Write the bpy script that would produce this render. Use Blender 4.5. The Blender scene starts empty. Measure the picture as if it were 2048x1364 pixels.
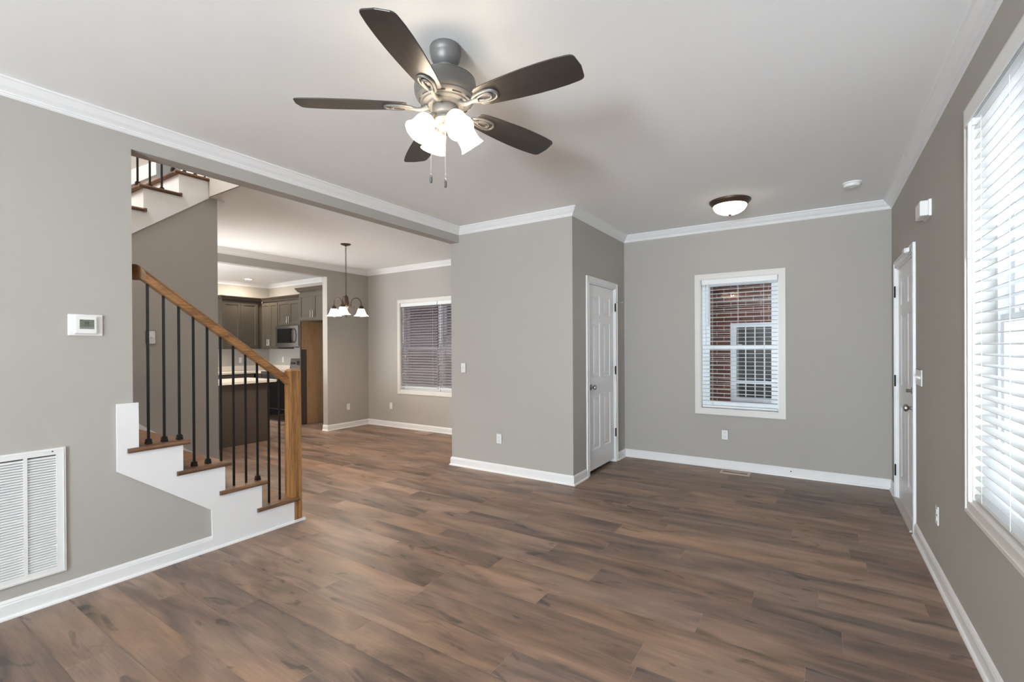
import bpy, bmesh, math, random
from math import pi, sin, cos, radians
from mathutils import Vector, Matrix
random.seed(7)
SC = bpy.context.scene
COL = SC.collection

# ------------------------------------------------------------------ camera
cam_d = bpy.data.cameras.new('camera')
cam_d.sensor_width = 36.0
cam_d.lens = 943.12 * 36.0 / 2048.0
cam_d.shift_y = 14.83 / 2048.0
cam_d.clip_start = 0.02
cam = bpy.data.objects.new('camera', cam_d)
COL.objects.link(cam)
CR = Vector((0.83855675, 0.54478891, -0.00525633))
CU = Vector((0.002743, 0.00542609, 0.99998152))
CF = Vector((-0.54480736, 0.83855566, -0.00305573))
m = Matrix.Identity(4)
for i in range(3):
    m[i][0] = CR[i]; m[i][1] = CU[i]; m[i][2] = -CF[i]
m[0][3], m[1][3], m[2][3] = 0, 0, 1.372
cam.matrix_world = m
SC.camera = cam

# ------------------------------------------------------------------ world, exposure, light
SC.view_settings.view_transform = 'Standard'
SC.view_settings.look = 'None'
SC.view_settings.gamma = 1.0
SC.view_settings.use_curve_mapping = False
SC.view_settings.exposure = 0.68
w = bpy.data.worlds.new('sky_world'); SC.world = w; w.use_nodes = True
nt = w.node_tree
bg = nt.nodes['Background']
# pale sky above the horizon, brighter sunlit ground below it
_tc = nt.nodes.new('ShaderNodeTexCoord'); _sp = nt.nodes.new('ShaderNodeSeparateXYZ'); _cr = nt.nodes.new('ShaderNodeValToRGB')
_mr = nt.nodes.new('ShaderNodeMapRange'); _mr.inputs['From Min'].default_value = -1; _mr.inputs['From Max'].default_value = 1
nt.links.new(_tc.outputs['Generated'], _sp.inputs[0]); nt.links.new(_sp.outputs['Z'], _mr.inputs['Value']); nt.links.new(_mr.outputs[0], _cr.inputs['Fac'])
_e = _cr.color_ramp.elements
_e[0].position = 0.20; _e[0].color = (0.96, 0.985, 1.0, 1)
_e[1].position = 0.60; _e[1].color = (0.66, 0.78, 0.90, 1)
for _p, _c in ((0.40, (0.90, 0.925, 0.94, 1)), (0.48, (0.80, 0.86, 0.92, 1)), (0.52, (0.78, 0.86, 0.94, 1))):
    _x = _e.new(_p); _x.color = _c
nt.links.new(_cr.outputs['Color'], bg.inputs['Color'])
bg.inputs['Strength'].default_value = 2.4
cy = SC.cycles
cy.use_denoising = True
cy.max_bounces = 10; cy.diffuse_bounces = 6; cy.glossy_bounces = 4
cy.transparent_max_bounces = 24; cy.transmission_bounces = 6
cy.caustics_reflective = False; cy.caustics_refractive = False
cy.sample_clamp_indirect = 12.0

def area(name, loc, direction, sx, sy, power, color=(1, 1, 1), spread=pi):
    l = bpy.data.lights.new(name, 'AREA'); l.shape = 'RECTANGLE'; l.size = sx; l.size_y = sy
    l.energy = power; l.color = color; l.spread = spread
    o = bpy.data.objects.new(name, l); COL.objects.link(o); o.location = loc
    o.rotation_euler = Vector(direction).to_track_quat('-Z', 'Y').to_euler()
    return o
def point(name, loc, power, color, r=0.04):
    l = bpy.data.lights.new(name, 'POINT'); l.energy = power; l.color = color; l.shadow_soft_size = r
    o = bpy.data.objects.new(name, l); COL.objects.link(o); o.location = loc
    return o
DAY = (0.93, 0.97, 1.0)
WARM = (1.0, 0.78, 0.56)
# fill lamps added out of view, standing in for daylight
area('fill_rear', (-0.27, -5.21, 0.85), (1.0, 1, 1.5), 1.35, 1.4, 660, (0.80, 0.915, 1.0))  # added lamp behind the camera, tilted up to lift ceiling and walls
area('fill_kitchen_end', (-8.3, 1.25, 1.2), (0.3, 1, 1.1), 1.7, 1.9, 75, DAY)  # unseen lamp added at the kitchen end, tilted up as fill
area('fill_dining_end', (-6.28, 1.95, 1.0), (0.1, 0.75, 1), 0.8, 1.6, 21, (1.0, 0.95, 0.89))  # lamp in a made-up hall, added to lift the dining ceiling
area('fill_stairwell', (-4.6, 0.2, 5.0), (0, 0.25, -1), 1.4, 1.4, 110, (1.0, 0.96, 0.92))  # unseen lamp added upstairs so the stairwell is lit
def portal(loc, direction, sx, sy):
    o = area('sky_portal', loc, direction, sx, sy, 1, (1, 1, 1)); o.data.cycles.is_portal = True
portal((0.74, 2.32, 1.53), (-1, 0, 0), 1.26, 1.78)
portal((-0.74, 5.87, 1.39), (0, -1, 0), 0.8, 1.48)
portal((-5.15, 5.87, 1.38), (0, -1, 0), 1.7, 1.5)

# ------------------------------------------------------------------ materials
MATS = {}
def mat(name, color, rough=0.5, metal=0.0, spec=0.5, bump=0.0, bscale=200.0, emit=None, estr=0.0, coat=0.0):
    if name in MATS: return MATS[name]
    mt = bpy.data.materials.new(name); mt.use_nodes = True
    n = mt.node_tree; p = n.nodes['Principled BSDF']
    c = color if len(color) == 4 else (*color, 1)
    p.inputs['Base Color'].default_value = c
    p.inputs['Roughness'].default_value = rough
    p.inputs['Metallic'].default_value = metal
    p.inputs['Specular IOR Level'].default_value = spec
    if coat: p.inputs['Coat Weight'].default_value = coat
    if emit:
        p.inputs['Emission Color'].default_value = (*emit, 1); p.inputs['Emission Strength'].default_value = estr
    if bump:
        tc = n.nodes.new('ShaderNodeTexCoord'); nz = n.nodes.new('ShaderNodeTexNoise'); bp = n.nodes.new('ShaderNodeBump')
        nz.inputs['Scale'].default_value = bscale; nz.inputs['Detail'].default_value = 3
        bp.inputs['Strength'].default_value = bump; bp.inputs['Distance'].default_value = 0.002
        n.links.new(tc.outputs['Object'], nz.inputs['Vector'])
        n.links.new(nz.outputs['Fac'], bp.inputs['Height']); n.links.new(bp.outputs['Normal'], p.inputs['Normal'])
    MATS[name] = mt
    return mt

def N(nt, typ, **kw):
    n = nt.nodes.new(typ)
    for k, v in kw.items():
        if k.startswith('i_'): n.inputs[k[2:]].default_value = v
        else: setattr(n, k, v)
    return n

def wood_mat(name, dark, light, axis=2, scale=9.0, rough=0.42, stretch=14.0):
    """fine straight grain running along the object axis given"""
    mt = bpy.data.materials.new(name); mt.use_nodes = True
    n = mt.node_tree; p = n.nodes['Principled BSDF']; L = n.links.new
    tc = N(n, 'ShaderNodeTexCoord'); mp = N(n, 'ShaderNodeMapping')
    sc = [scale * 6] * 3; sc[axis] = scale * 6 / stretch
    mp.inputs['Scale'].default_value = sc
    L(tc.outputs['Object'], mp.inputs['Vector'])
    n1 = N(n, 'ShaderNodeTexNoise'); n1.inputs['Scale'].default_value = 1.6; n1.inputs['Detail'].default_value = 7; n1.inputs['Roughness'].default_value = 0.62
    n1.inputs['Distortion'].default_value = 0.6
    n2 = N(n, 'ShaderNodeTexNoise'); n2.inputs['Scale'].default_value = 0.25; n2.inputs['Detail'].default_value = 3
    L(mp.outputs['Vector'], n1.inputs['Vector']); L(mp.outputs['Vector'], n2.inputs['Vector'])
    mx = N(n, 'ShaderNodeMath', operation='MULTIPLY_ADD'); mx.inputs[1].default_value = 0.65
    L(n1.outputs['Fac'], mx.inputs[0])
    m2 = N(n, 'ShaderNodeMath', operation='MULTIPLY'); m2.inputs[1].default_value = 0.4
    L(n2.outputs['Fac'], m2.inputs[0]); L(m2.outputs[0], mx.inputs[2])
    cr = N(n, 'ShaderNodeValToRGB')
    cr.color_ramp.elements[0].position = 0.36; cr.color_ramp.elements[0].color = (*dark, 1)
    cr.color_ramp.elements[1].position = 0.66; cr.color_ramp.elements[1].color = (*light, 1)
    L(mx.outputs[0], cr.inputs['Fac']); L(cr.outputs['Color'], p.inputs['Base Color'])
    p.inputs['Roughness'].default_value = rough
    bp = N(n, 'ShaderNodeBump'); bp.inputs['Strength'].default_value = 0.15; bp.inputs['Distance'].default_value = 0.002
    L(n1.outputs['Fac'], bp.inputs['Height']); L(bp.outputs['Normal'], p.inputs['Normal'])
    return mt

def floor_mat():
    mt = bpy.data.materials.new('vinyl_planks'); mt.use_nodes = True
    n = mt.node_tree; p = n.nodes['Principled BSDF']; L = n.links.new
    tc = N(n, 'ShaderNodeTexCoord')
    at = N(n, 'ShaderNodeAttribute'); at.attribute_name = 'plank_tone'
    at2 = N(n, 'ShaderNodeAttribute'); at2.attribute_name = 'plank_seed'
    cmb = N(n, 'ShaderNodeCombineXYZ')
    L(at2.outputs['Fac'], cmb.inputs['Z'])
    sc = N(n, 'ShaderNodeVectorMath', operation='SCALE'); sc.inputs['Scale'].default_value = 40.0
    L(cmb.outputs[0], sc.inputs[0])
    ad = N(n, 'ShaderNodeVectorMath', operation='ADD')
    L(tc.outputs['Object'], ad.inputs[0]); L(sc.outputs[0], ad.inputs[1])
    def noise(scl, scale=1.0, detail=5, rough=0.55, dist=0.0):
        mp = N(n, 'ShaderNodeMapping'); mp.inputs['Scale'].default_value = scl
        L(ad.outputs[0], mp.inputs['Vector'])
        z = N(n, 'ShaderNodeTexNoise'); z.inputs['Scale'].default_value = scale; z.inputs['Detail'].default_value = detail
        z.inputs['Roughness'].default_value = rough; z.inputs['Distortion'].default_value = dist
        L(mp.outputs[0], z.inputs['Vector']); return z
    cloud = noise((1.5, 6.5, 1), 1.0, 4, 0.5, 0.8)
    grain = noise((5, 120, 1), 1.0, 8, 0.68, 0.3)
    knot = noise((3.4, 9.5, 1), 1.0, 2, 0.4, 1.2)
    hue = noise((0.9, 2.2, 1), 1.0, 2)
    # value = tone + cloud + grain
    def math_(op, a, b, c=None):
        q = N(n, 'ShaderNodeMath', operation=op)
        for i, v in enumerate((a, b, c)):
            if v is None: continue
            if isinstance(v, (int, float)): q.inputs[i].default_value = v
            else: L(v, q.inputs[i])
        return q.outputs[0]
    v = math_('MULTIPLY_ADD', cloud.outputs['Fac'], 1.55, -0.29)
    v = math_('ADD', v, math_('MULTIPLY_ADD', at.outputs['Fac'], 0.34, -0.17))
    v = math_('ADD', v, math_('MULTIPLY_ADD', grain.outputs['Fac'], 0.62, -0.31))
    kr = N(n, 'ShaderNodeMapRange'); kr.inputs['From Min'].default_value = 0.64; kr.inputs['From Max'].default_value = 0.72
    L(knot.outputs['Fac'], kr.inputs['Value'])
    v = math_('SUBTRACT', v, math_('MULTIPLY', kr.outputs[0], 0.35))
    cr = N(n, 'ShaderNodeValToRGB'); e = cr.color_ramp.elements
    e[0].position = 0.05; e[0].color = (0.088, 0.066, 0.055, 1)
    e[1].position = 0.90; e[1].color = (0.380, 0.250, 0.178, 1)
    x = e.new(0.35); x.color = (0.180, 0.123, 0.095, 1)
    x = e.new(0.60); x.color = (0.270, 0.180, 0.132, 1)
    L(v, cr.inputs['Fac'])
    hs = N(n, 'ShaderNodeMix', data_type='RGBA'); hs.blend_type = 'MULTIPLY'
    h2 = N(n, 'ShaderNodeValToRGB'); h2.color_ramp.elements[0].color = (0.95, 0.99, 1.06, 1); h2.color_ramp.elements[1].color = (1.05, 0.985, 0.91, 1)
    h2.color_ramp.elements[0].position = 0.35; h2.color_ramp.elements[1].position = 0.65
    L(hue.outputs['Fac'], h2.inputs['Fac'])
    hs.inputs['Factor'].default_value = 1.0
    L(cr.outputs['Color'], hs.inputs['A']); L(h2.outputs['Color'], hs.inputs['B'])
    L(hs.outputs['Result'], p.inputs['Base Color'])
    rr = math_('MULTIPLY_ADD', grain.outputs['Fac'], 0.16, 0.34)
    L(rr, p.inputs['Roughness'])
    p.inputs['Specular IOR Level'].default_value = 0.42
    bp = N(n, 'ShaderNodeBump'); bp.inputs['Strength'].default_value = 0.12; bp.inputs['Distance'].default_value = 0.002
    L(grain.outputs['Fac'], bp.inputs['Height']); L(bp.outputs['Normal'], p.inputs['Normal'])
    return mt

def brick_mat():
    mt = bpy.data.materials.new('red_brick'); mt.use_nodes = True
    n = mt.node_tree; p = n.nodes['Principled BSDF']; L = n.links.new
    tc = N(n, 'ShaderNodeTexCoord'); mp = N(n, 'ShaderNodeMapping')
    mp.inputs['Rotation'].default_value = (pi / 2, 0, 0)
    L(tc.outputs['Object'], mp.inputs['Vector'])
    b = N(n, 'ShaderNodeTexBrick')
    b.inputs['Scale'].default_value = 1.0
    b.inputs['Brick Width'].default_value = 0.20; b.inputs['Row Height'].default_value = 0.0725
    b.inputs['Mortar Size'].default_value = 0.0055; b.inputs['Mortar Smooth'].default_value = 0.1
    b.inputs['Color1'].default_value = (0.20, 0.060, 0.042, 1); b.inputs['Color2'].default_value = (0.13, 0.048, 0.038, 1)
    b.inputs['Mortar'].default_value = (0.46, 0.37, 0.31, 1)
    L(mp.outputs[0], b.inputs['Vector'])
    z = N(n, 'ShaderNodeTexNoise'); z.inputs['Scale'].default_value = 5; L(mp.outputs[0], z.inputs['Vector'])
    mx = N(n, 'ShaderNodeMix', data_type='RGBA'); mx.blend_type = 'OVERLAY'; mx.inputs['Factor'].default_value = 0.4
    L(b.outputs['Color'], mx.inputs['A']); L(z.outputs['Fac'], mx.inputs['B'])
    L(mx.outputs['Result'], p.inputs['Base Color']); p.inputs['Roughness'].default_value = 0.9
    return mt

def glass_mat(name, tint=(1, 1, 1), refl=1.0):
    mt = bpy.data.materials.new(name); mt.use_nodes = True
    n = mt.node_tree; L = n.links.new
    n.nodes.remove(n.nodes['Principled BSDF']); out = n.nodes['Material Output']
    t = N(n, 'ShaderNodeBsdfTransparent'); t.inputs['Color'].default_value = (*tint, 1)
    g = N(n, 'ShaderNodeBsdfGlossy'); g.inputs['Roughness'].default_value = 0.015
    f = N(n, 'ShaderNodeFresnel'); f.inputs['IOR'].default_value = 1.5
    mm = N(n, 'ShaderNodeMath', operation='MULTIPLY'); mm.inputs[1].default_value = refl
    L(f.outputs[0], mm.inputs[0])
    mx = N(n, 'ShaderNodeMixShader')
    L(mm.outputs[0], mx.inputs[0]); L(t.outputs[0], mx.inputs[1]); L(g.outputs[0], mx.inputs[2])
    L(mx.outputs[0], out.inputs['Surface'])
    return mt

def lampglass_mat(name, color, strength, trans=0.6):
    """milky lamp glass: a thin sheet that scatters the light of the bulb inside, with a faint glow of its own"""
    mt = bpy.data.materials.new(name); mt.use_nodes = True
    n = mt.node_tree; L = n.links.new
    n.nodes.remove(n.nodes['Principled BSDF']); out = n.nodes['Material Output']
    d = N(n, 'ShaderNodeBsdfDiffuse'); d.inputs['Color'].default_value = (0.85, 0.82, 0.77, 1)
    t = N(n, 'ShaderNodeBsdfTranslucent'); t.inputs['Color'].default_value = (0.92, 0.88, 0.82, 1)
    m1 = N(n, 'ShaderNodeMixShader'); m1.inputs[0].default_value = trans
    e = N(n, 'ShaderNodeEmission'); e.inputs['Color'].default_value = (*color, 1); e.inputs['Strength'].default_value = strength
    a = N(n, 'ShaderNodeAddShader')
    L(d.outputs[0], m1.inputs[1]); L(t.outputs[0], m1.inputs[2]); L(m1.outputs[0], a.inputs[0]); L(e.outputs[0], a.inputs[1]); L(a.outputs[0], out.inputs['Surface'])
    return mt

M_WALL = mat('greige_wall_paint', (0.425, 0.404, 0.374), 0.75, spec=0.25, bump=0.04, bscale=350)
M_CEIL = mat('white_ceiling_paint', (0.90, 0.90, 0.895), 0.85, spec=0.2, bump=0.04, bscale=250)
M_TRIM = mat('white_trim_paint', (0.82, 0.82, 0.825), 0.35, spec=0.45)
M_DOOR = mat('white_door_paint', (0.84, 0.84, 0.85), 0.34, spec=0.45)
M_CASE = mat('warm_white_window_trim', (0.72, 0.705, 0.675), 0.4, spec=0.4)
M_VINYL = mat('white_vinyl', (0.80, 0.83, 0.86), 0.35)
M_BLIND = mat('white_blind', (0.82, 0.83, 0.83), 0.4)
M_BLIND_DIM = mat('dimmed_mauve_blind', (0.29, 0.265, 0.29), 0.45)  # dim view through the gaps is put into this slat colour
M_PLAST = mat('white_plastic', (0.80, 0.80, 0.79), 0.35)
M_SLOT = mat('dark_slot', (0.02, 0.02, 0.02), 0.6)
M_BLACKM = mat('black_iron', (0.022, 0.021, 0.021), 0.38, 0.6, bump=0.05, bscale=90)
M_BLACKH = mat('black_hinge', (0.010, 0.010, 0.010), 0.5, 0.0, 0.2)
M_NICKEL = mat('satin_nickel', (0.38, 0.36, 0.34), 0.36, 1.0)
M_CHROME = mat('brushed_steel', (0.62, 0.62, 0.62), 0.25, 1.0)
M_PEWTER = mat('pewter_metal', (0.185, 0.18, 0.175), 0.5, 0.45)
M_BLADE = wood_mat('dark_walnut_blade', (0.026, 0.022, 0.020), (0.048, 0.040, 0.036), axis=0, scale=5, rough=0.34)
M_OAK_Y = wood_mat('oak_rail_y', (0.085, 0.032, 0.010), (0.40, 0.195, 0.068), axis=1, scale=14, stretch=22)
M_OAK_Z = wood_mat('oak_newel_z', (0.100, 0.040, 0.012), (0.43, 0.22, 0.078), axis=2, scale=14, stretch=22)
M_TREAD = wood_mat('oak_tread', (0.060, 0.028, 0.014), (0.22, 0.112, 0.055), axis=1, scale=10)
M_ENDGR = mat('oak_end_grain', (0.11, 0.075, 0.055), 0.6)
M_CAB = mat('taupe_cabinet_paint', (0.066, 0.056, 0.045), 0.42, spec=0.4)
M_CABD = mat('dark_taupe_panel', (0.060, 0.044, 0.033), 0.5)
M_PLY = wood_mat('maple_plywood', (0.33, 0.185, 0.090), (0.46, 0.285, 0.155), axis=2, scale=2.2, rough=0.5, stretch=9)
M_COUNTER = mat('pale_laminate_counter', (0.72, 0.66, 0.59), 0.35, bump=0.03, bscale=120)
M_STEEL = mat('stainless_steel', (0.55, 0.56, 0.58), 0.22, 1.0)
M_BLKGL = mat('black_glass', (0.006, 0.006, 0.007), 0.06, spec=0.7)
M_DGREY = mat('dark_grey_plastic', (0.05, 0.05, 0.055), 0.4)
M_BRONZE = mat('oiled_bronze', (0.085, 0.058, 0.043), 0.4, 0.65)
M_BRICK = brick_mat()
M_PANE = glass_mat('window_glass', (0.96, 0.98, 0.99), 1.0)
M_SHADE_FAN = lampglass_mat('glowing_opal_glass', (1.0, 0.82, 0.58), 4.5, 0.20)
M_SHADE_CH = lampglass_mat('glowing_alabaster_glass', (1.0, 0.87, 0.70), 0.30, 0.30)
M_DOME = lampglass_mat('glowing_dome_glass', (1.0, 0.94, 0.84), 1.2)
M_BULB = mat('lit_fan_bulb', (1, 1, 1), 0.4, emit=(1.0, 0.87, 0.73), estr=215)
M_BULBC = mat('lit_chandelier_bulb', (1, 1, 1), 0.4, emit=(1.0, 0.83, 0.66), estr=320)
M_LED = mat('lit_downlight', (1, 1, 1), 0.4, emit=(1.0, 0.97, 0.92), estr=8)
M_LCD = mat('green_grey_lcd', (0.13, 0.15, 0.11), 0.3)
M_LCDT = mat('lcd_digit', (0.03, 0.035, 0.025), 0.5)
M_REG = mat('beige_register', (0.56, 0.44, 0.36), 0.45)
M_SOFFIT = mat('dark_soffit_boards', (0.035, 0.026, 0.021), 0.6)
M_GROUND = mat('outdoor_concrete', (0.5, 0.49, 0.46), 0.9)
M_CURT = mat('grey_lace_curtain', (0.15, 0.14, 0.135), 0.9, bump=0.5, bscale=60)
M_FLOOR = floor_mat()

# ------------------------------------------------------------------ mesh helpers
class MB:
    def __init__(self): self.bm = bmesh.new()
    def face(self, pts):
        vs = [self.bm.verts.new(p) for p in pts]
        try: return self.bm.faces.new(vs)
        except ValueError: return None
    def box(self, a, b, bev=0.0):
        x0, y0, z0 = [min(a[i], b[i]) for i in range(3)]; x1, y1, z1 = [max(a[i], b[i]) for i in range(3)]
        v = [self.bm.verts.new(p) for p in ((x0,y0,z0),(x1,y0,z0),(x1,y1,z0),(x0,y1,z0),(x0,y0,z1),(x1,y0,z1),(x1,y1,z1),(x0,y1,z1))]
        fs = [self.bm.faces.new([v[i] for i in f]) for f in ((3,2,1,0),(4,5,6,7),(0,1,5,4),(1,2,6,5),(2,3,7,6),(3,0,4,7))]
        if bev:
            es = {e for f in fs for e in f.edges}
            bmesh.ops.bevel(self.bm, geom=list(es), offset=bev, segments=2, affect='EDGES', clamp_overlap=True)
        return self
    def prism(self, poly, axis, a, b):
        """poly of 2D points in the two other axes (in order), extruded along axis a..b"""
        def P(u, v, t):
            q = [0, 0, 0]; o = [i for i in range(3) if i != axis]
            q[o[0]] = u; q[o[1]] = v; q[axis] = t; return q
        A = [self.bm.verts.new(P(u, v, a)) for u, v in poly]; B = [self.bm.verts.new(P(u, v, b)) for u, v in poly]
        n = len(poly); self.bm.faces.new(A); self.bm.faces.new(B[::-1])
        for i in range(n): self.bm.faces.new([A[i], B[i], B[(i+1) % n], A[(i+1) % n]])
        return self
    def lathe(self, prof, seg=32, M=None):
        """prof: list of (r, z)"""
        rings = []
        for r, z in prof:
            if r < 1e-6: rings.append([self.bm.verts.new(M @ Vector((0,0,z)) if M else (0,0,z))])
            else:
                ring = []
                for i in range(seg):
                    p = Vector((r*cos(2*pi*i/seg), r*sin(2*pi*i/seg), z)); ring.append(self.bm.verts.new(M @ p if M else p))
                rings.append(ring)
        for A, B in zip(rings, rings[1:]):
            for i in range(seg):
                a, b = A[i % len(A)], A[(i+1) % len(A)]; c, d = B[(i+1) % len(B)], B[i % len(B)]
                f = [a]
                if b is not a: f.append(b)
                f.append(c)
                if d is not c: f.append(d)
                if len(f) >= 3:
                    try: self.bm.faces.new(f)
                    except ValueError: pass
        return self
    def tube(self, pts, r, seg=8, cap=True):
        pts = [Vector(p) for p in pts]; rs = r if isinstance(r, (list, tuple)) else [r]*len(pts)
        rings = []; prev = None
        for i, p in enumerate(pts):
            t = (pts[min(i+1, len(pts)-1)] - pts[max(i-1, 0)]).normalized()
            if prev is None:
                a = Vector((0,0,1)) if abs(t.z) < .9 else Vector((1,0,0)); u = t.cross(a).normalized()
            else:
                u = (prev - t*prev.dot(t)).normalized()
            prev = u; vv = t.cross(u)
            rings.append([self.bm.verts.new(p + rs[i]*(cos(2*pi*k/seg)*u + sin(2*pi*k/seg)*vv)) for k in range(seg)])
        for A, B in zip(rings, rings[1:]):
            for k in range(seg): self.bm.faces.new([A[k], A[(k+1)%seg], B[(k+1)%seg], B[k]])
        if cap: self.bm.faces.new(rings[0][::-1]); self.bm.faces.new(rings[-1])
        return self
    def sweep(self, path, prof, cap=True, zbase=0.0):
        """path: 2D points, profile (out to the right of travel, z)"""
        P = [Vector(p) for p in path]; n = len(P); rings = []
        for i in range(n):
            d0 = (P[i]-P[i-1]).normalized() if i else None; d1 = (P[i+1]-P[i]).normalized() if i < n-1 else None
            if d0 is None: d0 = d1
            if d1 is None: d1 = d0
            n0 = Vector((d0.y, -d0.x)); n1 = Vector((d1.y, -d1.x)); b = (n0+n1); b = b / max(1e-6, b.dot(n0))
            rings.append([self.bm.verts.new((P[i].x + b.x*o, P[i].y + b.y*o, zbase+z)) for o, z in prof])
        k = len(prof)
        for A, B in zip(rings, rings[1:]):
            for j in range(k): self.bm.faces.new([A[j], A[(j+1)%k], B[(j+1)%k], B[j]])
        if cap: self.bm.faces.new(rings[0][::-1]); self.bm.faces.new(rings[-1])
        return self
    def torus(self, c, R, r, ax, seg=14, sec=6, stretch=1.0, along=None):
        """ring in plane perpendicular to ax; stretched along 'along'"""
        ax = Vector(ax).normalized(); al = Vector(along).normalized() if along else Vector((0,0,1))
        s2 = ax.cross(al).normalized(); pts = []
        c = Vector(c); rings = []
        for i in range(seg):
            t = 2*pi*i/seg; ctr = c + al*R*stretch*cos(t) + s2*R*sin(t)
            rad = (al*cos(t)*stretch + s2*sin(t)).normalized()
            rings.append([self.bm.verts.new(ctr + r*(cos(2*pi*k/sec)*rad + sin(2*pi*k/sec)*ax)) for k in range(sec)])
        for i in range(seg):
            A, B = rings[i], rings[(i+1)%seg]
            for k in range(sec): self.bm.faces.new([A[k], A[(k+1)%sec], B[(k+1)%sec], B[k]])
        return self
    def grid(self, ax, t0, t1, u0, u1, v0, v1, holes=()):
        """slab with rectangular holes; ax the thin axis, (u,v) the other two axes in order"""
        us = sorted({u0, u1, *[x for h in holes for x in h[:2] if u0 < x < u1]})
        vs = sorted({v0, v1, *[x for h in holes for x in h[2:] if v0 < x < v1]})
        def solid(i, j):
            if i < 0 or j < 0 or i >= len(us)-1 or j >= len(vs)-1: return False
            cu, cv = (us[i]+us[i+1])/2, (vs[j]+vs[j+1])/2
            return not any(h[0] < cu < h[1] and h[2] < cv < h[3] for h in holes)
        o = [i for i in range(3) if i != ax]
        def P(u, v, t):
            q = [0,0,0]; q[o[0]] = u; q[o[1]] = v; q[ax] = t; return tuple(q)
        cache = {}
        def V(*a):
            p = P(*a)
            if p not in cache: cache[p] = self.bm.verts.new(p)
            return cache[p]
        def F(*c): self.bm.faces.new([V(*q) for q in c])
        for i in range(len(us)-1):
            for j in range(len(vs)-1):
                if not solid(i, j): continue
                a, b, c, d = us[i], us[i+1], vs[j], vs[j+1]
                F((a,c,t0),(b,c,t0),(b,d,t0),(a,d,t0)); F((a,c,t1),(a,d,t1),(b,d,t1),(b,c,t1))
                if not solid(i-1, j): F((a,c,t0),(a,d,t0),(a,d,t1),(a,c,t1))
                if not solid(i+1, j): F((b,c,t0),(b,c,t1),(b,d,t1),(b,d,t0))
                if not solid(i, j-1): F((a,c,t0),(a,c,t1),(b,c,t1),(b,c,t0))
                if not solid(i, j+1): F((a,d,t0),(b,d,t0),(b,d,t1),(a,d,t1))
        return self
    def sphere(self, c, r, seg=12, sz=1.0):
        prof = [(r*sin(pi*i/8), -r*sz*cos(pi*i/8)) for i in range(9)]; prof[0] = (0, -r*sz); prof[-1] = (0, r*sz)
        return self.lathe(prof, seg, Matrix.Translation(c))

def build(name, mb, material, parent=None, smooth=False, world=True, bev=0.0):
    bm = mb.bm
    bmesh.ops.recalc_face_normals(bm, faces=bm.faces)
    off = parent.get('_o') if parent is not None else None
    if world and off is not None: bmesh.ops.translate(bm, verts=bm.verts, vec=-Vector(off))
    me = bpy.data.meshes.new(name); bm.to_mesh(me); bm.free()
    mats = material if isinstance(material, (list, tuple)) else [material]
    for x in mats: me.materials.append(x)
    o = bpy.data.objects.new(name, me); COL.objects.link(o)
    if smooth:
        for p in me.polygons: p.use_smooth = True
        try: me.set_sharp_from_angle(angle=radians(smooth if smooth is not True else 40))
        except Exception: pass
    if parent is not None:
        o.parent = parent
        if world and off is not None: o['_o'] = off
    if bev:
        b = o.modifiers.new('soft_edges', 'BEVEL'); b.width = bev; b.segments = 2; b.limit_method = 'ANGLE'; b.angle_limit = radians(40)
    return o

def thing(name, label, cat, loc, rz=0.0, group=None, world=True):
    """an Empty at the thing's base; with world=True its parts are built in room coordinates"""
    o = bpy.data.objects.new(name, None); COL.objects.link(o); o.empty_display_size = 0.1
    o.location = loc; o.rotation_euler = (0, 0, rz)
    o['label'] = label; o['category'] = cat
    if group: o['group'] = group
    if world: o['_o'] = tuple(loc)
    return o
def tag(o, label, cat, group=None):
    o['label'] = label; o['category'] = cat
    if group: o['group'] = group
    return o
def struct(name, mb, material, parent=None, **k):
    o = build(name, mb, material, parent, **k)
    if parent is None: o['kind'] = 'structure'
    return o

# ------------------------------------------------------------------ the plan (metres, camera at the origin)
XL, XR, YB, YF, XC, ZC = -3.4745, 0.5853, 5.7162, 4.2344, -2.0352, 2.745
YR = -5.2                       # rear wall behind the camera
TW = 0.12
XD = -6.80                      # dining room's far wall
XK = -10.0                      # kitchen's far wall
XS = -4.64                      # wall between the two stair flights
YS = 2.17                       # end of that wall
SOF = 2.578                     # underside of the header
YST = 1.14                      # where the left wall ends at the stairs
RISE, RUN = 0.194, 0.2573

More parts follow.
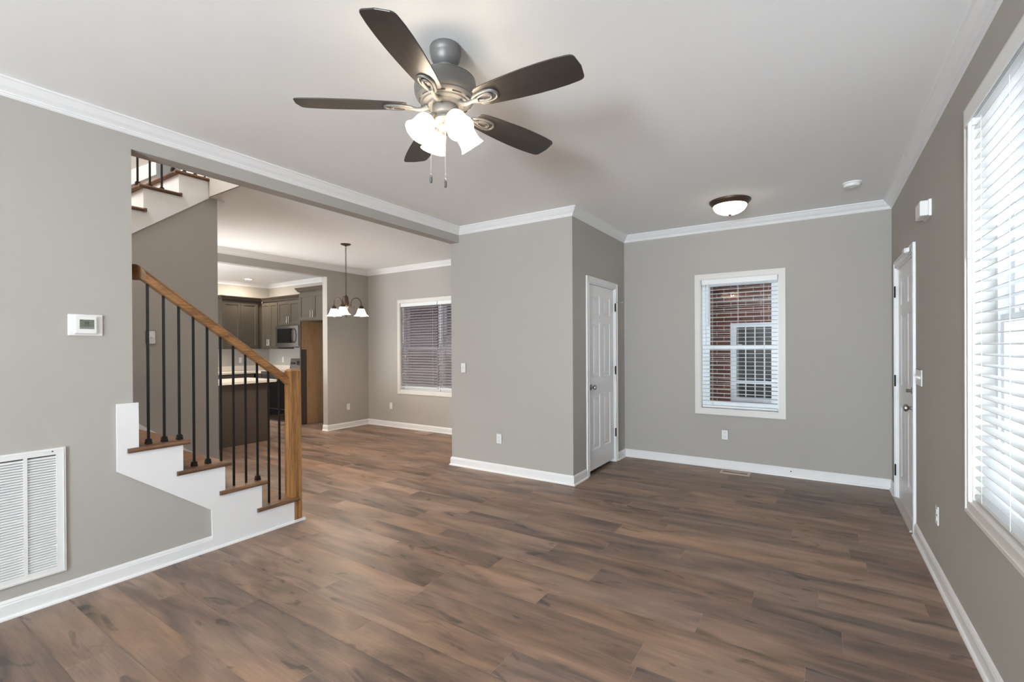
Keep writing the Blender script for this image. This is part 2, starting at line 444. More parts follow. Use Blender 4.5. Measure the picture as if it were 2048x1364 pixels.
# floor: planks laid out one by one
def make_floor():
    mb = MB(); bm = mb.bm
    pitch, ph = 0.191, 0.642
    joints = {0: -2.715, 1: -2.37, 2: -1.80, 3: -2.57, 7: -1.90, 8: -1.271, 9: -1.72, 10: -1.13, 16: 0.169, 19: 0.32}
    L = 1.22; faces = []
    x0, x1, y0, y1 = XK-0.1, XR+0.2, YR-0.1, YB+0.15
    k = int(math.floor((y0-ph)/pitch))
    rnd = random.Random(3); prev = 0
    tones = []
    while ph + k*pitch < y1:
        a, b = max(y0, ph+k*pitch), min(y1, ph+(k+1)*pitch)
        if k in joints: off = joints[k]
        else: off = prev + rnd.choice((0.33, 0.42, 0.55, 0.7, 0.85)) + rnd.uniform(-.05, .05)
        prev = off
        x = off - math.ceil((off-x0)/L)*L
        while x < x1:
            u, v = max(x, x0), min(x+L, x1)
            if v - u > 1e-4:
                g = 0.0008
                fz = 0.0
                vs = [bm.verts.new(p) for p in ((u+g,a+g,fz),(v-g,a+g,fz),(v-g,b-g,fz),(u+g,b-g,fz))]
                bm.faces.new(vs); tones.append((rnd.random(), rnd.random()))
            x += L
        k += 1
    me = bpy.data.meshes.new('floor'); bm.to_mesh(me); bm.free()
    a1 = me.attributes.new('plank_tone', 'FLOAT', 'FACE'); a2 = me.attributes.new('plank_seed', 'FLOAT', 'FACE')
    for i, (t, s) in enumerate(tones): a1.data[i].value = t; a2.data[i].value = s
    me.materials.append(M_FLOOR)
    o = bpy.data.objects.new('floor', me); COL.objects.link(o); o['kind'] = 'structure'
    sub = MB().box((x0, y0, -0.3), (x1, y1, -0.0015))
    struct('floor_joints', sub, mat('plank_joint', (0.34, 0.25, 0.19), 0.7), o, world=False)
make_floor()

# ceiling with the stairwell opening
struct('ceiling', MB().grid(2, ZC, ZC+0.30, XK-0.1, XR+0.15, YR-0.1, YB+0.15, holes=[(-5.75, XL-TW, -1.0, 2.105)]), M_CEIL)

# walls
W1 = dict(y0=1.70, y1=2.935, z0=0.655, z1=2.40)        # right window
struct('wall_left', MB().grid(0, XL-TW, XL, YR, YF+0.0, 0, ZC, holes=[(YST, YF, -1, SOF)]), M_WALL)
struct('wall_right', MB().grid(0, XR, XR+0.15, YR, YB, 0, ZC, holes=[(W1['y0'], W1['y1'], W1['z0'], W1['z1']), (4.47, 5.385, -1, 2.05)]), M_WALL)
BW = (-1.135, -0.345, 0.655, 2.13)
DW = (-5.99, -4.31, 0.642, 2.125)
struct('wall_back', MB().grid(1, YB, YB+0.15, XK-0.1, XR+0.15, 0, ZC, holes=[BW, DW]), M_WALL)
struct('wall_rear', MB().grid(1, YR-0.15, YR, XL-TW, XR+0.15, 0, ZC, holes=[(-0.97, 0.43, 0.10, 2.30)]), M_WALL)  # opening made up, out of view, for the rear fill lamp
struct('wall_closet_front', MB().grid(1, YF, YF+TW, XL-TW, XC, 0, ZC), M_WALL)
struct('wall_closet_side', MB().grid(0, XC-TW, XC, YF+TW, YB, 0, ZC, holes=[(4.615, 5.385, -1, 2.056)]), M_WALL)
struct('wall_dining_side', MB().grid(0, XL-TW, XL-0.02, YF+TW, YB, 0, ZC), M_WALL)
struct('wall_kitchen_side', MB().grid(0, XD-TW, XD, 1.0, YB, 0, ZC, holes=[(2.35, 4.87, -1, 2.55)]), M_WALL)
struct('wall_kitchen_far', MB().grid(0, XK-0.1, XK, 1.0, YB, 0, ZC), M_WALL)
struct('wall_kitchen_end', MB().grid(1, 0.9, 1.0, XK-0.1, XD, 0, ZC, holes=[(-9.2, -7.4, -1, 2.1)]), M_WALL)
struct('wall_dining_end', MB().grid(1, YS-TW, YS, XD, XS-TW, 0, ZC, holes=[(-6.72, -5.86, -1, 2.06)]), M_WALL)  # unseen doorway added for the dining fill lamp
# wall between the flights: its top follows the upper flight
UY = lambda k: 1.855 + RUN*(k-15)         # riser face of upper step k
UZ = lambda k: RISE*k
struct('wall_between_flights', MB().prism([(-1.0, 0), (YS, 0), (YS, ZC), (2.105, ZC), (1.527, 2.305), (0.30, 1.36), (-1.0, 1.36)], 0, XS-TW, XS), M_WALL)
struct('wall_stair_end', MB().grid(1, -1.12, -1.0, -5.85, XL-TW, 0, 5.4), M_WALL)
struct('wall_under_stairs', MB().prism([(YST, 0), (2.15, 0), (2.15, 0.15), (1.90, 0.15), (1.90, 0.34), (1.64, 0.34), (1.64, 0.53), (1.38, 0.53), (1.38, 0.72), (YST, 0.72)], 0, XL-0.10, XL-0.001), M_WALL)
struct('wall_stair_backing', MB().grid(0, XL-TW-0.01, XL-TW, -1.0, YST, 0.0, 5.4), M_WALL)
struct('wall_upper_floor_edge', MB().box((-4.64, 2.09, ZC-0.001), (XL-TW-0.001, 2.104, ZC+0.36)), M_WALL)
struct('wall_upper_side', MB().grid(0, -5.83, -5.71, -1.0, 2.09, 0, 5.4), M_WALL)
struct('wall_upper_back', MB().grid(1, 4.0, 4.12, -7.5, XL, 3.05, 5.4), M_WALL)
struct('wall_upper_right', MB().grid(0, XL-TW, XL, -1.0, 4.0, 3.06, 5.4), M_WALL)
struct('wall_upper_left', MB().grid(0, -7.6, -7.5, 2.0, 4.12, 3.05, 5.4), M_WALL)
struct('ceiling_upper', MB().box((-7.6, -1.1, 5.4), (XL, 4.12, 5.5)), M_CEIL)

# crown moulding
CRP = [(0,0),(0.066,0),(0.066,-0.008),(0.058,-0.012),(0.050,-0.022),(0.036,-0.040),(0.020,-0.054),(0.014,-0.060),(0.014,-0.066),(0.008,-0.068),(0.008,-0.074),(0.004,-0.078),(0.0,-0.082)]
def crown(name, path): struct(name, MB().sweep(path, CRP, zbase=ZC), M_TRIM)
crown('trim_1', [(XL, YR), (XL, YF), (XC, YF), (XC, YB), (XR, YB), (XR, YR)])
crown('trim_2', [(XS, YS), (XD, YS), (XD, YB), (XL-TW, YB), (XL-TW, 2.12)])
crown('trim_3', [(XK, 1.0), (XK, YB), (XD-TW, YB), (XD-TW, 1.0)])
# baseboards with quarter round
BBP = [(0,0),(0.026,0),(0.025,0.008),(0.020,0.015),(0.0135,0.017),(0.0135,0.072),(0.011,0.078),(0.011,0.083),(0.005,0.094),(0,0.095)]
def base(name, path): struct(name, MB().sweep(path, BBP), M_TRIM)
base('baseboard_left', [(XL, YR), (XL, 1.577)])
base('baseboard_closet', [(XL-TW, YB), (XL-TW, YF), (XC, YF), (XC, 4.553)])
base('baseboard_back', [(XC, 5.447), (XC, YB), (XR, YB), (XR, 5.447)])
base('baseboard_right', [(XR, 4.408), (XR, YR)])
base('baseboard_dining', [(XD-TW, 4.87), (XD, 4.87), (XD, YB), (XL-TW, YB)])

# ------------------------------------------------------------------ doors
def panel_face(mb, w, h, panels, y=0.0, d=0.007, raised=True, ring=0.012):
    """front face (towards -y) of a w x h leaf with sunk panels"""
    bm = mb.bm
    us = sorted({0, w, *[x for p in panels for x in p[:2]]}); vs = sorted({0, h, *[x for p in panels for x in p[2:]]})
    for i in range(len(us)-1):
        for j in range(len(vs)-1):
            cu, cv = (us[i]+us[i+1])/2, (vs[j]+vs[j+1])/2
            if any(p[0] < cu < p[1] and p[2] < cv < p[3] for p in panels): continue
            mb.face([(us[i],y,vs[j]),(us[i+1],y,vs[j]),(us[i+1],y,vs[j+1]),(us[i],y,vs[j+1])])
    for p in panels:
        steps = [(0, 0), (ring*0.3, d*0.55), (ring, d)] + ([(ring+0.018, d), (ring+0.042, d*0.15)] if raised else [])
        rects = [[(p[0]+o, y+dd, p[2]+o), (p[1]-o, y+dd, p[2]+o), (p[1]-o, y+dd, p[3]-o), (p[0]+o, y+dd, p[3]-o)] for o, dd in steps]
        for A, B in zip(rects, rects[1:]):
            for k in range(4): mb.face([A[k], A[(k+1)%4], B[(k+1)%4], B[k]])
        mb.face(rects[-1])
    return mb
def leaf(w, h, t, panels, **k):
    mb = MB(); panel_face(mb, w, h, panels, **k)
    mb.face([(0,0,0),(0,t,0),(w,t,0),(w,0,0)]); mb.face([(0,0,h),(w,0,h),(w,t,h),(0,t,h)])
    mb.face([(0,0,0),(0,0,h),(0,t,h),(0,t,0)]); mb.face([(w,0,0),(w,t,0),(w,t,h),(w,0,h)]); mb.face([(0,t,0),(0,t,h),(w,t,h),(w,t,0)])
    bmesh.ops.remove_doubles(mb.bm, verts=mb.bm.verts, dist=1e-5)
    return mb
def casing(w, h, cw, z0=0.0, sides=4, th=0.016, x0=0.0):
    """flat casing with a back band lip round an opening w x h; sides=3 leaves the bottom open"""
    mb = MB()
    def bar(a, b): mb.box(a, b)
    lo = z0 - cw if sides == 4 else z0
    for (u0, u1, v0, v1) in [(x0-cw, x0, lo, z0+h+cw), (x0+w, x0+w+cw, lo, z0+h+cw), (x0, x0+w, z0+h, z0+h+cw)] + ([(x0, x0+w, lo, z0)] if sides == 4 else []):
        bar((u0, -th*0.7, v0), (u1, 0, v1))
    o = 0.016                                   # raised outer band
    bands = [(x0-cw, x0-cw+o, lo, z0+h+cw), (x0+w+cw-o, x0+w+cw, lo, z0+h+cw), (x0-cw+o, x0+w+cw-o, z0+h+cw-o, z0+h+cw)]
    if sides == 4: bands.append((x0-cw+o, x0+w+cw-o, lo, lo+o))
    for (u0, u1, v0, v1) in bands: bar((u0, -th, v0), (u1, -th*0.7, v1))
    o2 = 0.007                                  # inner bead
    beads = [(x0-0.004-o2, x0-0.004, z0, z0+h+0.004), (x0+w+0.004, x0+w+0.004+o2, z0, z0+h+0.004), (x0-0.004-o2, x0+w+0.004+o2, z0+h+0.004, z0+h+0.004+o2)]
    for (u0, u1, v0, v1) in beads: bar((u0, -th*0.85, v0), (u1, -th*0.7, v1))
    return mb
def knob_mb(cx, cz, out=0.062):
    mb = MB(); M = Matrix.Translation((cx, 0, cz)) @ Matrix.Rotation(pi/2, 4, 'X')      # lathe axis -> -y
    mb.lathe([(0,0),(0.031,0),(0.032,0.004),(0.028,0.009),(0.013,0.013),(0.011,0.026),(0.014,0.033),(0.025,0.040),(0.028,0.050),(0.025,0.059),(0.014,0.064),(0,0.065)], 24, M)
    return mb
def make_door(num, w, h, loc, rz, hinge_right, knob_x, hinges, extra=None, bottom=0.03, recess=0.012, kz=0.935):
    r = casing(w, h, 0.061, 0.0, 3)
    for a, b in (((-0.004, 0, 0), (0.012, 0.11, h)), ((w-0.012, 0, 0), (w+0.004, 0.11, h)), ((0.012, 0, h-0.012), (w-0.012, 0.11, h+0.004))): r.box(a, b)
    for a, b in (((0.012, 0.056, 0.0), (0.024, 0.07, h-0.012)), ((w-0.024, 0.056, 0.0), (w-0.012, 0.07, h-0.012))): r.box(a, b)   # door stops
    root = build('door_%d' % num, r, M_TRIM, None)
    root['kind'] = 'structure'; root.location = loc; root.rotation_euler = (0, 0, rz)
    lw, lh = w-0.030, h-0.015-bottom
    st = lw*0.155; mid = lw*0.135; pw = (lw-2*st-mid)/2
    cols = [(st, st+pw), (st+pw+mid, st+2*pw+mid)]
    rows = [(0.215, 0.815), (1.005, 1.61), (1.70, 1.905)]
    sc_ = lh/2.02
    pan = [(a, b, c*sc_, d*sc_) for a, b in cols for c, d in rows]
    lf = leaf(lw, lh, 0.035, pan)
    bmesh.ops.translate(lf.bm, verts=lf.bm.verts, vec=(0.015, recess, bottom))
    lo = build('door_leaf', lf, M_DOOR, root, world=False)
    kb = knob_mb(knob_x, kz); bmesh.ops.translate(kb.bm, verts=kb.bm.verts, vec=(0, recess, 0))
    build('door_knob', kb, M_NICKEL, root, smooth=True, world=False)
    hx = w-0.014 if hinge_right else 0.014
    for z in hinges:
        hb = MB(); s = -1 if hinge_right else 1
        hb.box((hx-0.016, -0.014, z-0.045), (hx+0.016, -0.011, z+0.045))
        M = Matrix.Translation((hx, -0.014, z-0.05)); hb.lathe([(0,0),(0.006,0),(0.006,0.1),(0,0.1)], 10, M)
        build('hinge', hb, M_BLACKH, root, world=False)
    return root
d1 = make_door(1, 0.770, 2.056, (XC, 4.615, 0), pi/2, True, 0.082, (1.834, 1.090, 0.353), bottom=0.036)
st_ = MB(); st_.tube([(0.775, -0.016, 1.895), (0.80, -0.05, 1.897), (0.83, -0.07, 1.897)], 0.004, 8); st_.sphere((0.832, -0.072, 1.897), 0.008)
build('hinge_pin_stop', st_, M_CHROME, d1, world=False)
d2 = make_door(2, 0.915, 2.05, (XR, 5.385, 0), -pi/2, False, 0.815, (1.842, 1.055, 0.262), bottom=0.022, kz=0.90)
db = MB(); M_ = Matrix.Translation((0.818, 0.012, 1.030)) @ Matrix.Rotation(pi/2, 4, 'X')
db.lathe([(0,0),(0.030,0),(0.030,0.012),(0.024,0.018),(0.012,0.020),(0,0.020)], 24, M_); db.lathe([(0,0.018),(0.009,0.018),(0.011,0.030),(0.014,0.044),(0.009,0.048),(0,0.048)], 16, M_)
build('deadbolt', db, M_NICKEL, d2, world=False, smooth=True)
build('threshold', MB().box((0.0, -0.03, 0.0), (0.915, 0.12, 0.016)), mat('threshold_tan', (0.52, 0.47, 0.43), 0.5), d2, world=False)

# ------------------------------------------------------------------ windows
def make_window(num, w, h, loc, rz, units=1, caswood=True):
    """double-hung vinyl window; origin at the lower left corner of the opening on the wall face, -y into the room"""
    root = build('window_%d' % num, casing(w, h, 0.057, 0.0, 4), M_CASE, None)
    root['kind'] = 'structure'; root.location = loc; root.rotation_euler = (0, 0, rz)
    rv = MB()
    rv.box((0, 0, 0), (0.008, 0.09, h)); rv.box((w-0.008, 0, 0), (w, 0.09, h)); rv.box((0.008, 0, h-0.008), (w-0.008, 0.09, h)); rv.box((0.008, 0, 0), (w-0.008, 0.09, 0.012))
    build('window_reveal', rv, M_CASE, root, world=False)
    uw = w/units
    for u in range(units):
        a, b = u*uw+0.008, (u+1)*uw-0.008
        f = MB(); fw = 0.032
        f.box((a, 0.075, 0.012), (a+fw, 0.15, h-0.008)); f.box((b-fw, 0.075, 0.012), (b, 0.15, h-0.008))
        f.box((a+fw, 0.075, h-0.008-fw), (b-fw, 0.15, h-0.008)); f.box((a+fw, 0.075, 0.012), (b-fw, 0.15, 0.012+0.028))
        build('window_frame', f, M_VINYL, root, world=False)
        mid = h*0.475
        for nm, z0, z1, y0 in (('lower_sash', 0.040, mid+0.018, 0.085), ('upper_sash', mid-0.018, h-0.040, 0.118)):
            s = MB(); a2, b2 = a+fw, b-fw; sw = 0.042
            s.box((a2, y0, z0), (a2+sw, y0+0.03, z1)); s.box((b2-sw, y0, z0), (b2, y0+0.03, z1))
            s.box((a2+sw, y0, z1-0.036), (b2-sw, y0+0.03, z1)); s.box((a2+sw, y0, z0), (b2-sw, y0+0.03, z0+0.04))
            so = build(nm, s, M_VINYL, root, world=False)
            g = MB(); g.face([(a2+sw-0.004, y0+0.015, z0+0.036), (b2-sw+0.004, y0+0.015, z0+0.036), (b2-sw+0.004, y0+0.015, z1-0.034), (a2+sw-0.004, y0+0.015, z1-0.034)])
            build('window_pane', g, M_PANE, so, world=False)
            if nm == 'lower_sash':
                k = MB(); cx = (a2+b2)/2; k.box((cx-0.03, y0-0.004, z1-0.004), (cx+0.03, y0+0.022, z1+0.010)); k.box((cx-0.006, y0-0.012, z1+0.004), (cx+0.022, y0+0.004, z1+0.014))
                build('sash_lock', k, M_VINYL, so, world=False)
    return root
make_window(1, BW[1]-BW[0], BW[3]-BW[2], (BW[0], YB, BW[2]), 0)
make_window(2, DW[1]-DW[0], DW[3]-DW[2], (DW[0], YB, DW[2]), 0, units=2)
make_window(3, W1['y1']-W1['y0'], W1['z1']-W1['z0'], (XR, W1['y1'], W1['z0']), -pi/2, units=2)

def make_blind(name, label, w, h, loc, rz, pitch, tilt, wand_x, wand_len, yc, valance_h=0.062, cords=(0.12, 0.5, 0.88), wand_r=0.004, val_out=0.0, group=None, bottom_gap=0.0, slat_mat=None):
    """slatted blind; origin at the lower left of the opening. yc: depth of the slats' centre line, tilt lifts the outer edge"""
    t = thing(name, label, 'blind', loc, rz, group, world=False)
    v = MB(); v.box((0.004, yc-0.036-val_out, h-valance_h), (w-0.004, yc-0.028-val_out, h-0.004)); v.box((0.004, yc-0.028-val_out, h-valance_h+0.002), (0.010, yc+0.02, h-0.004)); v.box((w-0.010, yc-0.028-val_out, h-valance_h+0.002), (w-0.004, yc+0.02, h-0.004))
    build('valance', v, M_BLIND, t, world=False, bev=0.003)
    hr = MB().box((0.012, yc-0.024, h-0.045), (w-0.012, yc+0.026, h-0.004)); build('head_rail', hr, M_BLIND, t, world=False)
    z = h - valance_h - 0.012; bot = 0.022+bottom_gap
    s = MB(); cw, c_ = 0.025, 0.0025
    ct, sn = cos(tilt), sin(tilt)
    while z > bot + 0.03:
        prof = [(-cw, -c_), (-cw*0.5, 0.0), (0, 0.0012), (cw*0.5, 0.0), (cw, -c_)]
        top = [(p[0]*ct - p[1]*sn, p[0]*sn + p[1]*ct) for p in prof]
        botp = [(p[0]*ct - (p[1]-0.0025)*sn, p[0]*sn + (p[1]-0.0025)*ct) for p in prof[::-1]]
        s.prism([(yc+a, z+b) for a, b in top+botp], 0, 0.010, w-0.010)
        z -= pitch
    build('slats', s, slat_mat or M_BLIND, t, world=False)
    br = MB().box((0.010, yc-0.025, bot-0.010), (w-0.010, yc+0.025, bot+0.010)); build('bottom_rail', br, M_BLIND, t, world=False, bev=0.003)
    for c in cords:
        cd = MB()
        for yy in (yc-0.027, yc+0.027): cd.tube([(w*c, yy, bot), (w*c, yy, h-valance_h)], 0.0011, 5)
        build('ladder_cord', cd, M_BLIND, t, world=False)
    if wand_x is not None:
        wd = MB(); wd.tube([(wand_x, yc-0.045, h-valance_h+0.01), (wand_x, yc-0.048, h-valance_h-wand_len)], wand_r, 8)
        build('tilt_wand', wd, M_BLIND, t, world=False, smooth=True)
    return t
make_blind('window_blind', 'open white slatted blind over the single window with the brick view', BW[1]-BW[0]-0.02, BW[3]-BW[2]-0.012, (BW[0]+0.01, YB, BW[2]+0.010), 0, 0.0450, radians(2), 0.075, 0.46, 0.036, cords=(0.145, 0.49, 0.82), wand_r=0.0045)
dwz = DW[3]-DW[2]-0.012; dwu = (DW[1]-DW[0])/2
make_blind('window_blind', 'half closed dim-toned slatted blind at the left half of the dining window', dwu-0.012, dwz, (DW[0]+0.008, YB, DW[2]+0.010), 0, 0.0445, radians(43), 0.075, 0.62, 0.036, cords=(0.12, 0.88), bottom_gap=0.03, slat_mat=M_BLIND_DIM)
make_blind('window_blind', 'half closed dim-toned blind cut off by the wall edge, right half of the dining window', dwu-0.012, dwz, (DW[0]+dwu+0.004, YB, DW[2]+0.010), 0, 0.0445, radians(43), 0.075, 0.62, 0.036, cords=(0.12, 0.88), bottom_gap=0.03, slat_mat=M_BLIND_DIM)
make_blind('window_blind', 'bright white slatted blind on the big window at the right picture edge', W1['y1']-W1['y0']-0.03, W1['z1']-W1['z0']-0.005+0.03, (XR, W1['y1']-0.012, W1['z0']+0.008), -pi/2, 0.0461, radians(4), 0.035, 0.60, 0.030, valance_h=0.075, cords=(0.10, 0.40, 0.70, 0.93), wand_r=0.007, val_out=0.022)

# ------------------------------------------------------------------ electrical plates (built facing -y, then turned)
def outlet(label, loc, rz, group=None):
    t = thing('wall_outlet', label, 'outlet', loc, rz, group, world=False)
    build('cover_plate', MB().box((-0.035, -0.006, -0.057), (0.035, 0, 0.057), 0.003), M_PLAST, t, world=False)
    for z in (0.020, -0.020):
        r = MB(); r.prism([(0.0165*cos(a)*1.0, max(-0.0135, min(0.0135, 0.0175*sin(a)))+z) for a in [2*pi*i/20 for i in range(20)]], 1, -0.009, -0.005)
        ro = build('receptacle', r, M_PLAST, t, world=False)
        s = MB(); s.box((-0.0075, -0.0095, z-0.001), (-0.0055, -0.0088, z+0.007)); s.box((0.0055, -0.0095, z), (0.0075, -0.0088, z+0.006)); s.box((-0.002, -0.0095, z-0.010), (0.002, -0.0088, z-0.006))
        build('slots', s, M_SLOT, ro, world=False)
    return t
def switch(label, loc, rz, gangs=1):
    t = thing('light_switch', label, 'light switch', loc, rz, None, world=False)
    hw = 0.035 + 0.023*(gangs-1)
    build('cover_plate', MB().box((-hw, -0.006, -0.057), (hw, 0, 0.057), 0.003), M_PLAST, t, world=False)
    for g in range(gangs):
        cx = (g-(gangs-1)/2)*0.046
        tg = MB(); tg.box((cx-0.006, -0.0075, -0.012), (cx+0.006, -0.005, 0.012)); tg.prism([(-0.006, 0.004), (-0.019, 0.010), (-0.019, 0.003), (-0.006, -0.006)], 0, cx-0.004, cx+0.004)
        build('toggle', tg, M_PLAST, t, world=False)
    return t
outlet('white outlet low on the back wall under the single window', (-0.880, YB, 0.378), 0)
outlet('white outlet low on the grey closet wall facing the room', (-2.922, YF, 0.372), 0)
outlet('white outlet low on the right wall between front door and big window', (XR, 3.68, 0.372), -pi/2)
outlet('white outlet on the dining room wall beside the kitchen opening', (XD, 5.272, 0.36), pi/2)
outlet('white outlet on the dining room wall left of the dining window', (-6.22, YB, 0.362), 0)
outlet('white outlet on the kitchen backsplash left, under the tall cabinets', (XK, 5.105, 1.13), pi/2)
outlet('white outlet on the kitchen backsplash left of the range', (-9.47, YB, 1.13), 0)
switch('white light switch at the left end of the grey closet wall', (-3.415, YF, 1.136), 0)
switch('white light switch behind the stair balusters on the stair wall', (XS, 1.645, 1.468), pi/2)
switch('wide white light switch plate between the front door and the big window', (XR, 4.262, 1.146), -pi/2, 4)

# jack in the baseboard
t = thing('cable_jack', 'tiny dark cable jack in the baseboard right of the floor register', 'jack', (-0.243, YB-0.0135, 0.058))
build('jack_collar', MB().lathe([(0.004,0),(0.009,0),(0.009,0.004),(0.004,0.004)], 16, Matrix.Translation((-0.243, YB-0.0135, 0.058)) @ Matrix.Rotation(pi/2, 4, 'X')), M_PLAST, t)
build('jack_socket', MB().lathe([(0,0),(0.006,0),(0.006,0.012),(0,0.012)], 12, Matrix.Translation((-0.243, YB-0.0135, 0.061)) @ Matrix.Rotation(pi/2, 4, 'X')), M_DGREY, t)

# thermostat on the left wall
t = thing('thermostat', 'white thermostat with grey screen on the left wall', 'thermostat', (XL, 0.922, 1.51), pi/2, world=False)
build('mounting_plate', MB().box((-0.076, -0.008, -0.062), (0.076, 0, 0.058), 0.0), M_PLAST, t, world=False, bev=0.004)
pl = t.children[0]
body = MB(); body.box((-0.053, -0.026, -0.052), (0.047, -0.008, 0.048)); build('thermostat_body', body, M_PLAST, t, world=False, bev=0.006)
sc = build('lcd_screen', MB().box((-0.031, -0.0275, -0.024), (0.032, -0.026, 0.028)), M_LCD, t, world=False)
def seg7(mb, ch, x, z, w, h, th, y):
    S = {'6': 'afedcg', '8': 'abcdefg'}[ch]
    R = {'a': (x, x+w, z+h-th, z+h), 'g': (x, x+w, z+h/2-th/2, z+h/2+th/2), 'd': (x, x+w, z, z+th), 'f': (x, x+th, z+h/2, z+h), 'e': (x, x+th, z, z+h/2), 'b': (x+w-th, x+w, z+h/2, z+h), 'c': (x+w-th, x+w, z, z+h/2)}
    for q in S: a, b, c, d = R[q]; mb.box((a, y-0.0004, c), (b, y, d))
dg = MB(); seg7(dg, '6', -0.009, 0.003, 0.007, 0.013, 0.0018, -0.0275); seg7(dg, '8', 0.001, 0.003, 0.007, 0.013, 0.0018, -0.0275)
dg.box((-0.018, -0.0279, -0.004), (0.028, -0.0275, -0.0025)); dg.box((-0.029, -0.0279, 0.0235), (-0.018, -0.0275, 0.026))
build('display_digits', dg, M_LCDT, sc, world=False)
bt = MB()
for i in range(5): bt.box((-0.029+i*0.0122, -0.0285, -0.0225), (-0.029+i*0.0122+0.010, -0.0275, -0.0135))
build('buttons', bt, mat('grey_button', (0.25, 0.26, 0.24), 0.5), t, world=False)

# return air grille
GY0, GY1, GZ0, GZ1 = 0.245, 0.832, 0.160, 0.838
t = thing('return_air_grille', 'large white louvred return air grille low on the left wall', 'air vent', (XL, (GY0+GY1)/2, GZ0))
f = MB()
f.grid(0, XL, XL+0.012, GY0, GY1, GZ0, GZ1, holes=[(0.283, 0.400, 0.198, 0.804), (0.412, 0.530, 0.198, 0.804), (0.542, 0.668, 0.198, 0.804), (0.682, 0.794, 0.198, 0.804)])
f.grid(0, XL+0.012, XL+0.015, GY0+0.008, GY1-0.008, GZ0+0.008, GZ1-0.008, holes=[(GY0+0.0105, GY1-0.0105, GZ0+0.0105, GZ1-0.0105)])
build('grille_frame', f, M_PLAST, t)
for a, b in ((0.283, 0.400), (0.412, 0.530), (0.542, 0.668), (0.682, 0.794)):
    lv = MB(); z = 0.200
    while z < 0.796:
        lv.prism([(XL+0.0022, z+0.0075), (XL+0.0105, z), (XL+0.0105, z+0.0022), (XL+0.0022, z+0.0097)], 1, a, b); z += 0.0136
    build('louvres', lv, M_PLAST, t)
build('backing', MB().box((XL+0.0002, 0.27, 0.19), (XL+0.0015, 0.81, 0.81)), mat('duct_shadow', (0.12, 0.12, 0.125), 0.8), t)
lt = MB(); lt.box((XL+0.012, 0.745, 0.818), (XL+0.018, 0.772, 0.826)); build('latch', lt, M_PLAST, t)
lt = MB(); lt.box((XL+0.012, 0.776, 0.819), (XL+0.0135, 0.782, 0.825)); build('latch_hole', lt, M_SLOT, t)

# floor registers
def register(label, cx, cy, w=0.29, d=0.145):
    t = thing('floor_register', label, 'floor register', (cx, cy, 0))
    f = MB(); n = 12; slots = []
    for half in (0, 1):
        x0 = cx-w/2+0.022 + half*(w/2-0.018)
        for i in range(n): slots.append((x0+i*(w/2-0.028)/n, x0+i*(w/2-0.028)/n+0.0058, cy-d/2+0.028, cy+d/2-0.028))
    f.grid(2, 0.0005, 0.006, cx-w/2, cx+w/2, cy-d/2, cy+d/2, holes=slots)
    build('register_plate', f, M_REG, t)
    build('register_duct', MB().box((cx-w/2+0.012, cy-d/2+0.02, 0.0002), (cx+w/2-0.012, cy+d/2-0.02, 0.0012)), M_SLOT, t)
register('beige slotted floor register by the back wall under the window', -0.755, 5.565)
register('beige slotted floor register by the dining room window', -5.30, 5.545)

# ------------------------------------------------------------------ ceiling fixtures
t = thing('smoke_detector', 'round white smoke detector on the ceiling near the front door', 'smoke detector', (0.243, 4.92, ZC))
Mt = Matrix.Translation((0.243, 4.92, ZC)) @ Matrix.Rotation(pi, 4, 'X')
build('detector_base', MB().lathe([(0,0),(0.070,0),(0.070,0.010),(0.066,0.012),(0,0.012)], 32, Mt), M_PLAST, t, smooth=True)
build('detector_cover', MB().lathe([(0.062,0.012),(0.062,0.020),(0.055,0.034),(0.040,0.038),(0.012,0.038),(0.010,0.036),(0,0.036)], 32, Mt), M_PLAST, t, smooth=True)

FX, FY = -0.700, 4.88
t = thing('flush_ceiling_light', 'round flush ceiling light with bronze rim and glowing dome', 'ceiling light', (FX, FY, ZC))
Mt = Matrix.Translation((FX, FY, ZC)) @ Matrix.Rotation(pi, 4, 'X')
build('rim', MB().lathe([(0,0),(0.180,0),(0.181,0.008),(0.174,0.020),(0.160,0.034),(0.156,0.042),(0.150,0.046),(0.146,0.046),(0.146,0.040),(0,0.040)], 48, Mt), M_BRONZE, t, smooth=True)
dome = [(0.146*cos(a), 0.044+0.085*sin(a)) for a in [pi/2*i/12 for i in range(12)]] + [(0, 0.129)]
build('glass_dome', MB().lathe(dome, 48, Mt), M_DOME, t, smooth=True)
build('finial', MB().lathe([(0,0.126),(0.016,0.127),(0.018,0.131),(0.012,0.136),(0.007,0.142),(0,0.144)], 20, Mt), mat('dark_bronze_finial', (0.035, 0.024, 0.017), 0.6, 0.0, 0.2), t, smooth=True)
point('flush_light_bulb', (FX, FY, ZC-0.075), 40.0, (1.0, 0.84, 0.64), 0.03)

# white chime box high on the right wall
t = thing('alarm_box', 'white box mounted high on the right wall above the front door', 'chime', (XR, 3.92, 2.17))
build('box_back', MB().box((XR-0.014, 3.835, 2.168), (XR, 4.005, 2.270)), M_PLAST, t)
build('box_cover', MB().box((XR-0.055, 3.84, 2.172), (XR-0.014, 4.0, 2.266)), M_PLAST, t, bev=0.006)
t = thing('door_sensor', 'small white sensor box on the top corner of the front door frame', 'sensor', (XR-0.016, 4.62, 2.075))
build('sensor_body', MB().box((XR-0.045, 4.57, 2.062), (XR-0.016, 4.67, 2.098)), M_PLAST, t, bev=0.003)
build('sensor_magnet', MB().box((XR-0.038, 4.545, 2.065), (XR-0.016, 4.563, 2.095)), M_PLAST, t, bev=0.002)

